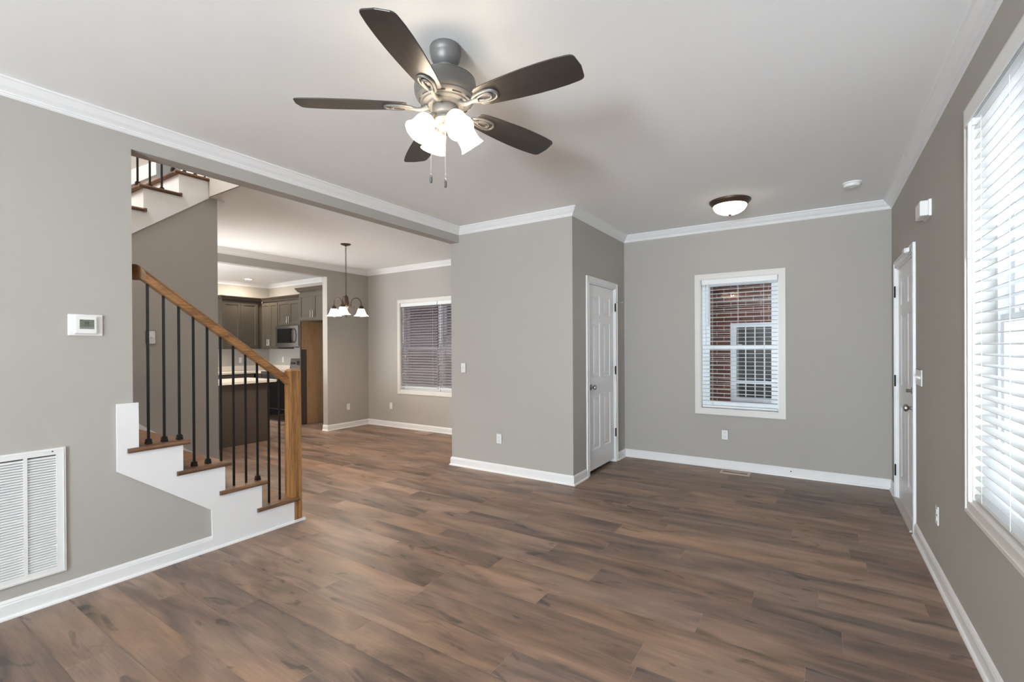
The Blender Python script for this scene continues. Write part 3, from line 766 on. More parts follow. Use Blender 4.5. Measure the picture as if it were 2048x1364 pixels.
# ------------------------------------------------------------------ ceiling fan
CX, CY = -1.430, 1.654
fan = thing('ceiling_fan', 'five bladed pewter ceiling fan with four glowing glass shades', 'ceiling fan', (CX, CY, ZC))
T0 = Matrix.Translation((CX, CY, 0))
build('canopy', MB().lathe([(0,ZC),(0.069,ZC),(0.071,ZC-0.004),(0.071,ZC-0.030),(0.068,ZC-0.034),(0.068,ZC-0.040),(0.064,ZC-0.058),(0.054,ZC-0.076),(0.040,ZC-0.088),(0.039,ZC-0.095),(0.034,ZC-0.097),(0.028,ZC-0.090),(0.022,ZC-0.080),(0,ZC-0.080)], 40, T0), M_PEWTER, fan, smooth=True)
build('downrod', MB().lathe([(0,ZC-0.085),(0.0135,ZC-0.085),(0.0135,2.622),(0.026,2.619),(0.030,2.603),(0,2.603)], 20, T0), M_PEWTER, fan, smooth=True)
build('motor_housing', MB().lathe([(0,2.606),(0.10,2.604),(0.124,2.600),(0.134,2.594),(0.1365,2.590),(0.1345,2.587),(0.138,2.584),(0.142,2.556),(0.141,2.535),(0.137,2.520),(0.130,2.512),(0.130,2.506),(0.126,2.502),(0.120,2.494),(0.108,2.490),(0.104,2.484),(0.085,2.480),(0.080,2.472),(0,2.472)], 56, T0), M_PEWTER, fan, smooth=35)
for k in range(10):
    a = 2*pi*k/10+0.2; Mv = T0 @ Matrix.Rotation(a, 4, 'Z'); vn = MB()
    vn.tube([Mv @ Vector((0.1175*cos(b), 0.1175*sin(b), 2.4925)) for b in (-0.18, -0.09, 0, 0.09, 0.18)], 0.0035, 6)
    build('vent_slot', vn, M_DGREY, fan)
BZ = 2.474
PH = 3.82
def blade_outline():
    top = [(0.172, 0.040), (0.186, 0.051), (0.22, 0.057), (0.28, 0.064), (0.36, 0.071), (0.44, 0.0755), (0.52, 0.0765), (0.58, 0.0745), (0.625, 0.0700), (0.640, 0.067), (0.650, 0.061), (0.655, 0.052)]
    return top + [(0.663, 0.0), (0.655, -0.052), (0.650, -0.061)] + [(x, -y) for x, y in top[:-2][::-1]]
def blade_M(k): return T0 @ Matrix.Translation((0,0,BZ)) @ Matrix.Rotation(PH+k*2*pi/5, 4, 'Z') @ Matrix.Rotation(radians(1.0), 4, 'Y') @ Matrix.Rotation(radians(-12), 4, 'X')
for k in range(5):
    Mk = blade_M(k)
    mb = MB(); o = blade_outline(); n = len(o)
    A = [mb.bm.verts.new((x, y, 0.003)) for x, y in o]; B = [mb.bm.verts.new((x, y, -0.003)) for x, y in o]
    mb.bm.faces.new(A); mb.bm.faces.new(B[::-1])
    for i in range(n): mb.bm.faces.new([A[i], B[i], B[(i+1)%n], A[(i+1)%n]])
    bmesh.ops.recalc_face_normals(mb.bm, faces=mb.bm.faces)
    me = bpy.data.meshes.new('fan_blade'); mb.bm.to_mesh(me); mb.bm.free(); me.materials.append(M_BLADE)
    bo = bpy.data.objects.new('fan_blade', me); COL.objects.link(bo); bo.parent = fan
    bo.matrix_local = Matrix.Translation(-Vector((CX, CY, ZC))) @ Mk
    bv = bo.modifiers.new('soft_edges', 'BEVEL'); bv.width = 0.002; bv.segments = 2; bv.limit_method = 'ANGLE'
    # decorative iron under the blade's root: pointed oval loops and an arm curving up to the motor
    ir = MB()
    def oval(s, x0, L_):
        pts = []
        for i in range(29):
            u = 2*pi*i/28; xx = x0+L_*0.5*(1-cos(u)); yy = s*math.copysign(abs(sin(u))**0.85, sin(u))*(0.6+0.4*(xx-x0)/L_)
            pts.append((xx, yy, -0.0065))
        return pts
    ir.tube(oval(0.036, 0.150, 0.125), 0.0062, 8, cap=False)
    ir.tube([(x, y, -0.0095) for x, y, z in oval(0.021, 0.178, 0.070)], 0.0055, 8, cap=False)
    ir.prism([(0.165, 0.0), (0.205, 0.026), (0.245, 0.030), (0.268, 0.0), (0.245, -0.030), (0.205, -0.026)], 2, -0.0052, -0.0032)
    ir.tube([(0.082, 0, 0.000), (0.105, 0, -0.012), (0.130, 0, -0.015), (0.158, 0, -0.009), (0.182, 0, -0.008)], [0.013, 0.011, 0.009, 0.010, 0.012], 10)
    for px_, py_ in ((0.205, 0.012), (0.205, -0.012), (0.238, 0.0)): ir.sphere((px_, py_, -0.009), 0.005)
    bmesh.ops.recalc_face_normals(ir.bm, faces=ir.bm.faces)
    io = build('blade_iron', ir, M_PEWTER, bo, smooth=True, world=False)
# light kit
build('switch_housing', MB().lathe([(0,2.474),(0.058,2.474),(0.060,2.468),(0.062,2.440),(0.058,2.432),(0.050,2.428),(0.052,2.420),(0.060,2.414),(0.062,2.404),(0.054,2.392),(0.034,2.380),(0.030,2.366),(0.022,2.352),(0.012,2.346),(0,2.345)], 40, T0), M_PEWTER, fan, smooth=35)
F2 = Vector((CF.x, CF.y, 0)).normalized(); R2 = Vector((CR.x, CR.y, 0)).normalized()
for k in range(4):
    a = radians(34.5 + 90*k)
    d = R2*cos(a) + F2*sin(a)
    axis = (d*0.62 + Vector((0,0,-1))*0.80).normalized()
    base_p = Vector((CX, CY, 2.404)) + d*0.077
    arm = MB(); arm.tube([Vector((CX, CY, 2.410)) + d*0.040, Vector((CX, CY, 2.421)) + d*0.058, base_p - axis*0.004, base_p+axis*0.012], [0.012, 0.012, 0.017, 0.024], 14)
    build('lamp_arm', arm, M_PEWTER, fan, smooth=True)
    q = axis.to_track_quat('Z', 'Y').to_matrix().to_4x4(); Ms = Matrix.Translation(base_p) @ q
    prof = [(0.022,0.008),(0.031,0.011),(0.040,0.019),(0.045,0.032),(0.047,0.050),(0.0475,0.068),(0.050,0.086),(0.056,0.099),(0.060,0.105)]
    so = build('lamp_shade', MB().lathe(prof, 32, Ms), M_SHADE_FAN, fan, smooth=50)
    build('bulb', MB().lathe([(0,0.016),(0.012,0.016),(0.014,0.032),(0.023,0.052),(0.026,0.066),(0.020,0.082),(0,0.090)], 16, Ms), M_BULB, so, smooth=True)
for off, ztop, zend in ((R2*-0.066 + F2*-0.02, 2.372, 2.120), (R2*0.003 + F2*-0.045, 2.396, 2.090)):
    p = Vector((CX, CY, 0)) + off
    ch = MB(); ch.tube([(p.x, p.y, ztop), (p.x, p.y, zend+0.035)], 0.0009, 5)
    z = ztop
    while z > zend+0.04: ch.sphere((p.x, p.y, z), 0.0019, 6); z -= 0.0062
    if ztop < 2.39: ch.tube([(CX+off.x*0.75, CY+off.y*0.75, ztop+0.012), (p.x, p.y, ztop)], 0.0018, 6)
    co = build('pull_chain', ch, M_CHROME, fan)
    build('chain_fob', MB().lathe([(0,zend),(0.0045,zend),(0.0062,zend+0.006),(0.0066,zend+0.022),(0.0055,zend+0.036),(0.002,zend+0.042),(0,zend+0.042)], 14, Matrix.Translation((p.x, p.y, 0))), M_DGREY, co, smooth=True)

# ------------------------------------------------------------------ chandelier in the dining room
HX, HY = -5.240, 4.040
chd = thing('chandelier', 'small bronze chandelier with three glowing bell shades on a chain', 'chandelier', (HX, HY, ZC))
TH = Matrix.Translation((HX, HY, 0))
build('ceiling_canopy', MB().lathe([(0,ZC),(0.066,ZC),(0.064,ZC-0.008),(0.040,ZC-0.018),(0.012,ZC-0.024),(0.010,ZC-0.032),(0,ZC-0.034)], 32, TH), M_BRONZE, chd, smooth=True)
cb = MB(); z = ZC-0.048; k = 0
while z > 2.075:
    cb.torus((HX, HY, z), 0.0095, 0.0022, (1, 0.3, 0) if k % 2 else (-0.3, 1, 0), 12, 5, 1.75, (0,0,1)); z -= 0.0275; k += 1
cb.tube([(HX+0.004*sin(i*1.3), HY+0.004*cos(i*1.3), ZC-0.03 - i*(ZC-0.03-2.06)/30) for i in range(31)], 0.0018, 5)
build('chain', cb, M_BRONZE, chd)
build('column', MB().lathe([(0,2.075),(0.010,2.072),(0.014,2.060),(0.024,2.052),(0.030,2.030),(0.032,1.995),(0.036,1.985),(0.040,1.960),(0.036,1.935),(0.026,1.905),(0.016,1.880),(0.014,1.850),(0.020,1.838),(0.026,1.820),(0.022,1.800),(0.012,1.788),(0.006,1.775),(0,1.770)], 28, TH), M_BRONZE, chd, smooth=True)
for k in range(3):
    a = radians(38.1 + 120*k); d = R2*cos(a) + F2*sin(a); c0 = Vector((HX, HY, 0))
    pts = []
    # scroll, then the arch out to the socket
    for i in range(9):
        u = -pi*1.1 + i*pi*1.35/8; pts.append(c0 + d*(0.085+0.020*cos(u)*1.0) + Vector((0,0,1.900+0.024*sin(u))))
    arch = [c0 + d*(0.135 - 0.068*cos(pi*i/10)) + Vector((0,0,1.965+0.075*sin(pi*i/10))) for i in range(11)]
    arm = MB(); arm.tube(arch + [c0 + d*0.203 + Vector((0,0,1.935))], 0.0055, 8)
    arm.tube([c0 + d*0.067 + Vector((0,0,1.965)), c0 + d*0.066 + Vector((0,0,1.935)), c0 + d*0.074 + Vector((0,0,1.908)), c0 + d*0.092 + Vector((0,0,1.896)), c0 + d*0.108 + Vector((0,0,1.906)), c0 + d*0.110 + Vector((0,0,1.922)), c0 + d*0.100 + Vector((0,0,1.930))], 0.0045, 7)
    arm.tube([c0 + d*0.03 + Vector((0,0,1.935)), c0 + d*0.067 + Vector((0,0,1.938))], 0.006, 8)
    ao = build('lamp_arm', arm, M_BRONZE, chd, smooth=True)
    Ms = Matrix.Translation(c0 + d*0.203)
    build('socket', MB().lathe([(0,1.942),(0.012,1.942),(0.020,1.934),(0.032,1.928),(0.034,1.905),(0.037,1.900),(0.037,1.893),(0,1.893)], 24, Ms), M_BRONZE, ao, smooth=35)
    so = build('lamp_shade', MB().lathe([(0.034,1.896),(0.042,1.888),(0.047,1.872),(0.054,1.850),(0.066,1.826),(0.084,1.808),(0.099,1.800)], 36, Ms), M_SHADE_CH, chd, smooth=60)
    build('bulb', MB().lathe([(0,1.890),(0.012,1.888),(0.014,1.868),(0.026,1.848),(0.030,1.826),(0.024,1.806),(0,1.792)], 16, Ms), M_BULBC, so, smooth=True)

# ------------------------------------------------------------------ lower staircase
LY = lambda k: 2.173 - RUN*(k-1)          # riser face of lower step k
st = thing('staircase', 'lower stair flight with brown oak treads and white stringer', 'stairs', (XL-0.5, 1.6, 0))
XW = XS+0.001
sk = [(2.173, 0.0), (2.173, RISE-0.027), (LY(2), RISE-0.027), (LY(2), 2*RISE-0.027), (LY(3), 2*RISE-0.027), (LY(3), 3*RISE-0.027), (LY(4), 3*RISE-0.027), (LY(4), 4*RISE-0.027), (1.164, 4*RISE-0.027), (1.164, 1.047), (1.058, 1.047), (1.058, 0.648), (1.571, 0.273), (1.577, 0.0)]
build('stringer', MB().prism(sk, 0, XL, XL+0.013), M_TRIM, st)
build('stringer_cap', MB().sweep([(XL, 1.50), (XL, 2.175)], [(0.013, 0), (0.026, 0), (0.024, 0.009), (0.019, 0.016), (0.013, 0.018)]).box((XL-0.0, 2.17, 0), (XL+0.026, 2.262, 0.017)), M_TRIM, st)
for k in range(1, 9):
    z1 = RISE*k; y1 = LY(k)+0.032; y0 = LY(k+1)
    if k == 8: y0 = -1.0
    xr = XL+0.038 if k <= 4 else XL-TW-0.012
    tr = MB()
    # rounded nosing along the front and the open side
    r = 0.0135; zc = z1-r
    prof = [(y0, z1-0.027), (y0, z1), (y1-r, z1)] + [(y1-r+r*sin(a), zc+r*cos(a)) for a in [pi*i/8 for i in range(1, 8)]] + [(y1-r, z1-0.027)]
    tr.prism(prof, 0, XW, xr - (0.012 if k <= 4 else 0))
    to = build('tread', tr, M_TREAD, st, smooth=50)
    if k <= 4:
        rt = MB(); yb = y0-0.036
        pr = [(xr-0.030, z1-0.0272), (xr-0.030, z1+0.0002)] + [(xr-r+r*sin(a), zc+(r+0.0002)*cos(a)) for a in [pi*i/8 for i in range(0, 9)]]
        rt.prism(pr, 1, yb, y1+0.001)
        build('return_nosing', rt, M_TREAD, to, smooth=50)
        eg = MB().prism([(p[0], p[1]) for p in pr], 1, yb-0.0012, yb); build('nosing_end', eg, M_ENDGR, to)
    build('riser', MB().box((XW, LY(k)-0.012, RISE*(k-1)), ((XL if k <= 4 else XL-TW-0.012), LY(k), z1-0.027)), M_TRIM, st)
build('wall_skirt_board', MB().prism([(2.16, 0), (2.16, 0.20), (LY(1)-0.06, 0.33), (LY(8), RISE*8+0.14), (-0.9, RISE*8+0.10), (-0.9, 0.1), (1.0, 0)], 0, XS+0.0012, XS+0.014), M_TRIM, st)

# railing on the lower flight
rl = thing('stair_railing', 'oak handrail and newel post with black iron balusters on the lower stairs', 'railing', (XL, 2.195, 0))
nx0, nx1, ny0, ny1 = XL-0.080, XL+0.010, 2.151, 2.241
nw = MB(); nw.box((nx0, ny0, 0.0), (nx1, ny1, 1.190), 0.003)
c_ = 0.016
A = [(nx0, ny0, 1.190), (nx1, ny0, 1.190), (nx1, ny1, 1.190), (nx0, ny1, 1.190)]; B = [(nx0+c_, ny0+c_, 1.206), (nx1-c_, ny0+c_, 1.206), (nx1-c_, ny1-c_, 1.206), (nx0+c_, ny1-c_, 1.206)]
for i in range(4): nw.face([A[i], A[(i+1)%4], B[(i+1)%4], B[i]])
nw.face(B)
build('newel_post', nw, M_OAK_Z, rl)
RXC = XL-0.040
def rail_z(y): return 1.093 + (2.138-y)*0.757       # underside line
hp = [(-0.026, 0.0), (-0.026, 0.022), (-0.030, 0.028), (-0.031, 0.040), (-0.024, 0.054), (-0.012, 0.064), (0.0, 0.067), (0.012, 0.064), (0.024, 0.054), (0.031, 0.040), (0.030, 0.028), (0.026, 0.022), (0.026, 0.0), (0.016, -0.002), (-0.016, -0.002)]
hr = MB(); ya, yb = ny0, 1.185
A = [hr.bm.verts.new((RXC+o, ya, rail_z(ya)+h*1.12)) for o, h in hp]; B = [hr.bm.verts.new((RXC+o, yb+o, rail_z(yb+o)+h*1.12)) for o, h in hp]
n = len(hp); hr.bm.faces.new(A); hr.bm.faces.new(B[::-1])
for i in range(n): hr.bm.faces.new([A[i], A[(i+1)%n], B[(i+1)%n], B[i]])
build('handrail', hr, M_OAK_Y, rl, smooth=30)
h2 = MB(); A = [h2.bm.verts.new((RXC+o, yb+o, rail_z(yb+o)+h*1.12)) for o, h in hp]; B = [h2.bm.verts.new((XL-0.20, yb+o, rail_z(yb)+h*1.0)) for o, h in hp]
h2.bm.faces.new(A); h2.bm.faces.new(B[::-1])
for i in range(n): h2.bm.faces.new([A[i], A[(i+1)%n], B[(i+1)%n], B[i]])
build('handrail_return', h2, wood_mat('oak_rail_x', (0.115, 0.045, 0.014), (0.37, 0.185, 0.066), axis=0, scale=9), rl, smooth=30)
def shoe_mb(x, y, z):
    s = MB(); s.box((x-0.0155, y-0.0155, z), (x+0.0155, y+0.0155, z+0.016)); s.box((x-0.0125, y-0.0125, z+0.016), (x+0.0125, y+0.0125, z+0.020)); s.box((x-0.0145, y-0.0145, z+0.020), (x+0.0145, y+0.0145, z+0.028)); s.box((x-0.011, y-0.011, z+0.028), (x+0.011, y+0.011, z+0.034))
    return s
for i in range(11):
    y = 1.233 + 0.0854*i; z0 = RISE*([4,4,4,3,3,3,2,2,2,1,1][i]); bx = XL-0.045
    b = MB(); b.box((bx-0.0065, y-0.0065, z0), (bx+0.0065, y+0.0065, rail_z(y)+0.004), 0.001)
    bo = build('baluster', b, M_BLACKM, rl)
    if i in (0, 1, 2, 3, 4, 8): build('baluster_shoe', shoe_mb(bx, y, z0), M_BLACKM, bo)

# ------------------------------------------------------------------ upper staircase seen through the stairwell
us = thing('staircase', 'upper stair flight overhead with oak treads and a white stringer', 'stairs', (XS-0.5, 1.5, 1.4))
XU = XS+0.0
pts = [(2.112, ZC+0.006)]
up = [(2.112, 16*RISE-0.19)]
poly = [(2.112, ZC+0.002), (2.112, 15*RISE-0.027)]
for k in range(15, 9, -1): poly += [(UY(k), UZ(k)-0.027), (UY(k), UZ(k-1)-0.027)]
poly += [(UY(10), 2.305-0.7612*(1.527-UY(10))), (1.527, 2.305)]
build('stringer', MB().prism(poly, 0, XU-0.02, XU+0.013), M_TRIM, us)
for k in range(10, 16):
    z1 = UZ(k); y0 = UY(k)-0.032; y1 = UY(k+1); xr = XU+0.038; r = 0.0135; zc = z1-r
    tr = MB(); prof = [(y1, z1-0.027), (y1, z1), (y0+r, z1)] + [(y0+r-r*sin(a), zc+r*cos(a)) for a in [pi*i/8 for i in range(1, 8)]] + [(y0+r, z1-0.027)]
    tr.prism(prof, 0, -5.709, xr-0.012)
    to = build('tread', tr, M_TREAD, us, smooth=50)
    rt = MB(); pr = [(xr-0.030, z1-0.0272), (xr-0.030, z1+0.0002)] + [(xr-r+r*sin(a), zc+(r+0.0002)*cos(a)) for a in [pi*i/8 for i in range(0, 9)]]
    rt.prism(pr, 1, y0-0.001, y1+0.036-0.03)
    rt.lathe([(0,-0.0135),(0.0135,-0.0135),(0.0135,0.0135),(0,0.0135)], 16, Matrix.Translation((xr-0.0135, y1+0.008, zc)) )
    build('return_nosing', rt, M_TREAD, to, smooth=50)
    build('riser', MB().box((-5.709, UY(k), UZ(k-1)-0.027), (XU-0.02, UY(k)+0.012, UZ(k)-0.027)), M_TRIM, us)
build('riser', MB().box((-5.709, UY(16)-0.02, UZ(15)), (XU+0.013, UY(16), UZ(16))), M_TRIM, us)
build('soffit_panel', MB().prism([(UY(10), 1.50), (UY(10), 1.44), (2.10, ZC-0.04+0.03), (2.10, ZC+0.06)], 0, -5.709, XU-0.125), M_WALL, us)
build('wall_skirt_board', MB().prism([(0.6, UZ(10)+0.05), (2.08, UZ(16)+0.06), (2.08, UZ(16)+0.20), (0.6, UZ(10)+0.25)], 0, -5.7095, -5.697), M_TRIM, us)
ur = thing('stair_railing', 'black iron balusters of the upper stair flight overhead', 'railing', (XU-0.05, 1.8, 2.5))
for i in range(9):
    y = 1.583 - 2*0.0853 + 0.0853*i; bx = XU-0.055
    k = max(q for q in range(10, 16) if UY(q)-0.03 < y); z0 = UZ(k)
    b = MB(); b.box((bx-0.0065, y-0.0065, z0), (bx+0.0065, y+0.0065, z0 + 0.93 + (y-UY(k))*0.75), 0.001)
    bo = build('baluster', b, M_BLACKM, ur)
    build('baluster_shoe', shoe_mb(bx, y, z0), M_BLACKM, bo)
hr = MB(); A = [hr.bm.verts.new((XU-0.055+o, 1.3, UZ(13)+0.90+(1.3-UY(13))*0.75+h)) for o, h in hp]; B = [hr.bm.verts.new((XU-0.055+o, 2.3, UZ(13)+0.90+(2.3-UY(13))*0.75+h)) for o, h in hp]
hr.bm.faces.new(A); hr.bm.faces.new(B[::-1])
for i in range(n): hr.bm.faces.new([A[i], A[(i+1)%n], B[(i+1)%n], B[i]])
build('handrail', hr, M_OAK_Y, ur, smooth=30)

# ------------------------------------------------------------------ kitchen
def shaker(w, h, t=0.019, st=0.058): return leaf(w, h, t, [(st, w-st, st, h-st)], d=0.008, raised=False, ring=0.004)
def bar_pull(x, z, ln=0.13, horiz=False):
    m_ = MB(); d = 0.03
    if horiz:
        m_.tube([(x-ln/2, -d, z), (x+ln/2, -d, z)], 0.0055, 10); legs = [(x-ln*0.32, z), (x+ln*0.32, z)]
    else:
        m_.tube([(x, -d, z-ln/2), (x, -d, z+ln/2)], 0.0055, 10); legs = [(x, z-ln*0.32), (x, z+ln*0.32)]
    for a, b in legs: m_.tube([(a, 0, b), (a, -d, b)], 0.0042, 8)
    return m_
def upper_cabinet(label, w, h, depth, loc, rz, doors, handles=True, crown_sides=(0, 0), hz=0.10, crown=True):
    """wall cabinet, origin at the lower left corner of its face; -y to the room"""
    t = thing('wall_cabinet', label, 'cabinet', loc, rz, 'upper kitchen cabinets', world=False)
    build('cabinet_box', MB().box((0, 0, 0), (w, depth, h)), M_CAB, t, world=False)
    x = 0.004
    for i, dw in enumerate(doors):
        lf = shaker(dw-0.004, h-0.05); bmesh.ops.translate(lf.bm, verts=lf.bm.verts, vec=(x, -0.0195, 0.012))
        do = build('cabinet_door', lf, M_CAB, t, world=False)
        if handles:
            hx = x+dw-0.035 if i == 0 else x+0.030
            p = bar_pull(hx, hz+0.03); bmesh.ops.translate(p.bm, verts=p.bm.verts, vec=(0, -0.0195, 0)); build('bar_handle', p, M_CHROME, do, smooth=True, world=False)
        x += dw
    if crown:
        cr = MB(); prof = [(0,0),(0.012,0),(0.014,0.008),(0.026,0.022),(0.040,0.048),(0.050,0.056),(0.050,0.068),(0,0.068)]
        a, b = crown_sides
        path = ([(0, depth-0.002)] if a else []) + [(0, -0.020), (w, -0.020)] + ([(w, depth-0.002)] if b else [])
        cr.sweep(path, prof, zbase=h-0.002); build('crown_moulding', cr, M_CABD, t, world=False)
    return t
UB, UT = 1.36, 2.335
YU = YB-0.33
upper_cabinet('tall taupe wall cabinet left of the microwave, its handles near the bottom', 0.59, UT-UB, 0.325, (-9.67, YU, UB), 0, (0.29, 0.29))
upper_cabinet('short taupe wall cabinet above the microwave', 0.76, UT-1.81, 0.325, (-9.078, YU, 1.81), 0, (0.378, 0.378), hz=0.085)
upper_cabinet('deep taupe cabinet at the right, above the empty fridge space', 0.83, 2.37-1.85, 0.70, (-7.762, 5.0, 1.85), 0, (0.41, 0.41), crown_sides=(1, 0), hz=0.085)
upper_cabinet('hidden-handled taupe wall cabinet with two wide doors on the kitchen far wall', 0.775, UT-UB, 0.325, (XK+0.33, 4.595, UB), pi/2, (0.345, 0.345), handles=False, crown_sides=(1, 0))
upper_cabinet('narrow taupe wall cabinet between microwave and fridge panel', 0.53, UT-UB, 0.325, (-8.305, YU, UB), 0, (0.26, 0.26))
# microwave
mw = thing('microwave', 'stainless over-the-range microwave under the short cabinet', 'microwave', (-8.695, YB-0.2, 1.40))
mx0, mx1, my = -9.075, -8.318, 5.32
build('microwave_body', MB().box((mx0, my+0.02, 1.40), (mx1, YB-0.002, 1.806)), M_STEEL, mw)
mf = MB(); mf.grid(1, my, my+0.02, mx0, mx1, 1.415, 1.806, holes=[(mx0+0.045, mx1-0.16, 1.475, 1.755)]); build('microwave_front', mf, M_STEEL, mw)
build('door_glass', MB().box((mx0+0.04, my+0.004, 1.47), (mx1-0.155, my+0.02, 1.76)), M_BLKGL, mw)
build('control_panel', MB().box((mx1-0.098, my-0.001, 1.47), (mx1-0.020, my+0.002, 1.76)), M_STEEL, mw)
hb = MB(); hb.tube([(mx1-0.13, my-0.0, 1.475), (mx1-0.125, my-0.035, 1.52), (mx1-0.122, my-0.045, 1.615), (mx1-0.125, my-0.035, 1.71), (mx1-0.13, my, 1.755)], 0.011, 10); build('door_handle', hb, M_DGREY, mw, smooth=True)
build('vent_strip', MB().box((mx0+0.05, my+0.01, 1.385), (mx1-0.1, YB-0.05, 1.40)), M_DGREY, mw)
# range
rg = thing('range', 'black glass kitchen range with stainless trim', 'range', (-8.69, YB-0.35, 0))
rx0, rx1, ry = -9.075, -8.315, 5.02
build('range_body', MB().box((rx0, ry+0.02, 0.0), (rx1, YB-0.03, 0.905)), M_DGREY, rg)
build('cooktop', MB().box((rx0-0.003, ry+0.0, 0.905), (rx1+0.003, YB-0.03, 0.925)), M_BLKGL, rg)
build('oven_door', MB().box((rx0, ry, 0.24), (rx1, ry+0.02, 0.80)), M_BLKGL, rg)
build('storage_drawer', MB().box((rx0, ry, 0.03), (rx1, ry+0.02, 0.225)), M_BLKGL, rg)
build('front_trim', MB().box((rx0, ry-0.004, 0.815), (rx1, ry+0.02, 0.903)), M_STEEL, rg)
ohd = MB(); ohd.tube([(rx0+0.05, ry-0.045, 0.775), (rx1-0.05, ry-0.045, 0.775)], 0.011, 10); ohd.tube([(rx0+0.07, ry, 0.775), (rx0+0.07, ry-0.045, 0.775)], 0.008, 8); ohd.tube([(rx1-0.07, ry, 0.775), (rx1-0.07, ry-0.045, 0.775)], 0.008, 8)
build('oven_handle', ohd, M_STEEL, rg, smooth=True)
bp_ = MB(); bp_.prism([(YB-0.11, 0.925), (YB-0.03, 0.925), (YB-0.03, 1.16), (YB-0.075, 1.16)], 0, rx0, rx1); bpo = build('back_panel', bp_, M_STEEL, rg)
for kx in (0.06, 0.13, rx1-rx0-0.13, rx1-rx0-0.06):
    kk = MB().lathe([(0,0),(0.022,0),(0.020,0.022),(0,0.024)], 18, Matrix.Translation((rx0+kx, YB-0.091, 1.065)) @ Matrix.Rotation(pi/2-0.15, 4, 'X')); build('burner_knob', kk, M_DGREY, bpo, smooth=True)
build('clock_display', MB().box((rx0+0.24, YB-0.098, 1.03), (rx0+0.52, YB-0.086, 1.11)), M_BLKGL, bpo)
# base cabinets and counters
def base_cabinet(label, w, depth, loc, rz, nd=1):
    t = thing('base_cabinet', label, 'cabinet', loc, rz, None, world=False)
    build('cabinet_box', MB().box((0, 0.0, 0.10), (w, depth, 0.876)).box((0.0, 0.06, 0), (w, depth, 0.10)), M_CAB, t, world=False)
    for i in range(nd):
        dw = w/nd; lf = shaker(dw-0.006, 0.56); bmesh.ops.translate(lf.bm, verts=lf.bm.verts, vec=(i*dw+0.003, -0.0195, 0.115)); build('cabinet_door', lf, M_CAB, t, world=False)
        dr = leaf(dw-0.006, 0.15, 0.019, []) ; bmesh.ops.translate(dr.bm, verts=dr.bm.verts, vec=(i*dw+0.003, -0.0195, 0.70)); do = build('drawer_front', dr, M_CAB, t, world=False)
        p = bar_pull(i*dw+dw/2, 0.775, 0.13, True); bmesh.ops.translate(p.bm, verts=p.bm.verts, vec=(0, -0.0195, 0)); build('bar_handle', p, M_CHROME, do, smooth=True, world=False)
    return t
base_cabinet('taupe base cabinets along the kitchen far wall', 3.35, 0.60, (XK+0.61, 1.7, 0), pi/2, 5)
base_cabinet('narrow taupe base cabinet left of the range', 0.30, 0.60, (-9.383, YB-0.61, 0), 0, 1)
base_cabinet('taupe base cabinet between range and fridge panel', 0.53, 0.60, (-8.305, YB-0.61, 0), 0, 1)
ct = MB(); ct.prism([(XK+0.001, 1.7), (XK+0.635, 1.7), (XK+0.635, YB-0.635), (rx0-0.006, YB-0.635), (rx0-0.006, YB-0.001), (XK+0.001, YB-0.001)], 2, 0.877, 0.915)
ct.box((XK+0.001, 1.7, 0.915), (XK+0.02, YB, 1.015)); ct.box((XK+0.02, YB-0.02, 0.915), (rx0-0.006, YB, 1.015))
tag(build('countertop', ct, M_COUNTER, bev=0.004), 'pale L-shaped countertop with low backsplash along the kitchen far corner', 'countertop')
ct = MB(); ct.box((rx1+0.006, YB-0.635, 0.877), (-7.775, YB, 0.915)); ct.box((rx1+0.006, YB-0.02, 0.915), (-7.775, YB, 1.015))
tag(build('countertop', ct, M_COUNTER, bev=0.004), 'short pale countertop right of the range', 'countertop')
# fridge side panel
fp = thing('fridge_panel', 'tall plywood side panel of the empty fridge space', 'panel', (-7.75, 5.35, 0))
build('ply_sheet', MB().box((-7.760, 5.012, 0.0), (-7.742, YB-0.004, 1.846)), M_PLY, fp)
build('front_edge', MB().box((-7.764, 4.996, 0.0), (-7.740, 5.012, 1.846)), M_CAB, fp)
build('dark_strip', MB().box((-7.742, 5.012, 0.0), (-7.738, 5.112, 1.346)), M_CABD, fp)  # thin dark piece over the front of the ply sheet
# peninsula
pn = thing('peninsula', 'dark taupe peninsula back panel and cabinet between dining room and kitchen', 'cabinet', (-7.17, 3.15, 0))
PX, PY = -6.875, 3.930
build('back_panel', MB().box((PX-0.02, 2.36, 0.0), (PX, PY, 0.876)), M_CABD, pn)
build('cabinet_box', MB().box((-7.47, 2.36, 0.10), (PX-0.02, PY-0.002, 0.876)).box((-7.41, 2.36, 0), (PX-0.02, PY-0.002, 0.10)), M_CAB, pn)
pc = MB(); pc.prism([(-7.50, 2.36), (-6.70, 2.36)] + [(-6.70-0.04+0.04*cos(a), 3.955-0.04+0.04*sin(a)) for a in [pi/2*i/5 for i in range(6)]] + [(-7.50, 3.955)], 2, 0.877, 0.915)
tag(build('countertop', pc, M_COUNTER, bev=0.006), 'pale peninsula countertop with a rounded corner, seen behind the balusters', 'countertop')
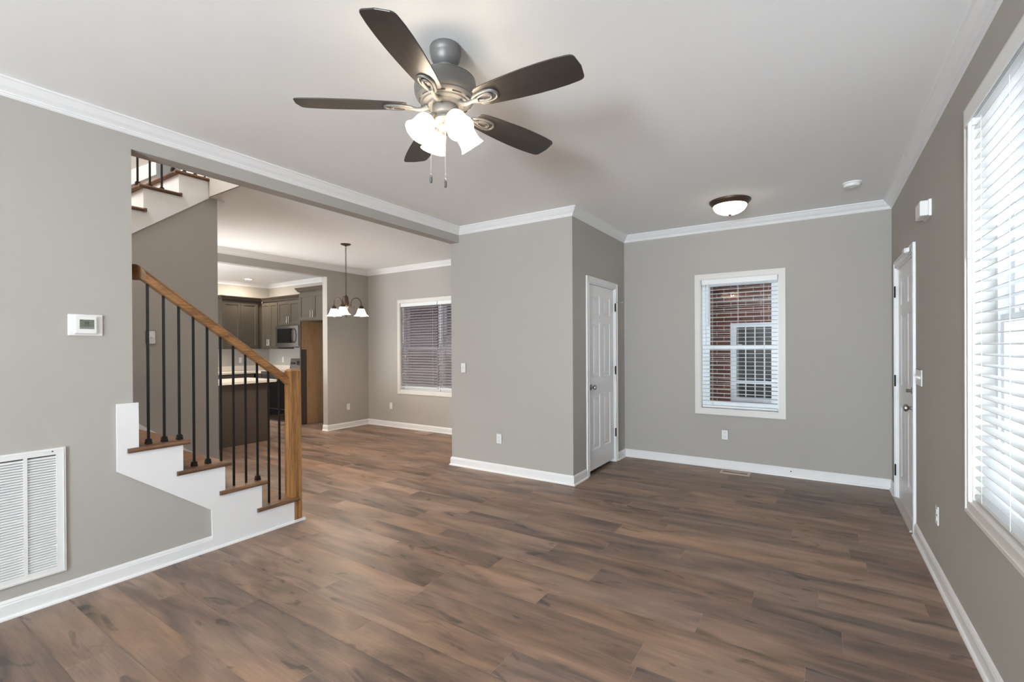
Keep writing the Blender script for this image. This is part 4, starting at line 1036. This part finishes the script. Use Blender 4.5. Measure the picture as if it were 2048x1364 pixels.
# recessed downlight
t = thing('recessed_light', 'small round recessed light glowing in the kitchen ceiling', 'ceiling light', (-9.47, 5.0, ZC))
Mt = Matrix.Translation((-9.47, 5.0, ZC)) @ Matrix.Rotation(pi, 4, 'X')
build('trim_ring', MB().lathe([(0.062,0.0),(0.095,0.0),(0.093,0.006),(0.064,0.008),(0.062,0.004)], 32, Mt), M_PLAST, t, smooth=True)
build('lens', MB().lathe([(0,0.002),(0.064,0.002),(0.064,0.004),(0,0.004)], 32, Mt), M_LED, t)
for dx, dy in ((-9.47, 5.0), (-8.2, 3.6), (-9.47, 2.6)):
    dl = area('downlight_beam', (dx, dy, ZC-0.012), (0, 0, -1), 0.10, 0.10, 15, (1.0, 0.86, 0.68))
    dl.data.shape = 'DISK'

# ------------------------------------------------------------------ outside
struct('ground_outside', MB().box((-14, YB+0.16, -0.35), (9, 16, -0.31)), M_GROUND)
struct('floor_porch', MB().box((XR+0.16, -0.6, -0.25), (1.3, YB+0.16, -0.17)), mat('pale_porch_floor', (0.75, 0.75, 0.73), 0.8))
NY = 7.75
nb = MB().grid(1, NY, NY+0.25, -11, 1.1, -0.31, 5.6, holes=[(-1.12, 0.04, 0.53, 1.715)])
tag(build('brick_house_wall', nb, M_BRICK), 'red brick wall of the house next door seen through the window', 'brick wall')
tag(build('porch_soffit', MB().box((-11, NY-1.3, 2.30), (1.1, NY-0.001, 2.42)), M_SOFFIT), 'dark eave boards above the neighbouring brick wall', 'eave')
nw_ = thing('neighbour_window', 'white framed window with muntins in the neighbouring brick wall', 'window', (-0.54, NY, 0.53))
fr = MB().grid(1, NY+0.05, NY+0.14, -1.118, 0.038, 0.532, 1.713, holes=[(-1.04, -0.04, 0.60, 0.805), (-1.04, -0.04, 0.85, 1.65)]); build('window_frame', fr, M_VINYL, nw_)
for k in range(1, 8):
    x = -1.04+0.125*k
    build('muntin', MB().box((x-0.007, NY+0.09, 0.60), (x+0.007, NY+0.10, 1.65)), M_VINYL, nw_)
build('curtain', MB().box((-1.10, NY+0.17, 0.56), (0.02, NY+0.19, 1.69)), M_CURT, nw_)
build('window_pane', MB().box((-1.05, NY+0.118, 0.58), (-0.03, NY+0.122, 1.67)), M_PANE, nw_)
# porch post and rail on the bright side
pp_ = thing('porch_post', 'white porch post outside the big window', 'post', (2.1, 3.6, -0.31))
build('shaft', MB().box((2.03, 3.53, -0.31), (2.17, 3.67, 2.6)), M_VINYL, pp_)
build('collar', MB().box((2.0, 3.5, -0.31), (2.2, 3.7, -0.15)).box((2.0, 3.5, 2.45), (2.2, 3.7, 2.6)), M_VINYL, pp_)

for o in bpy.data.objects:
    if '_o' in o: del o['_o']
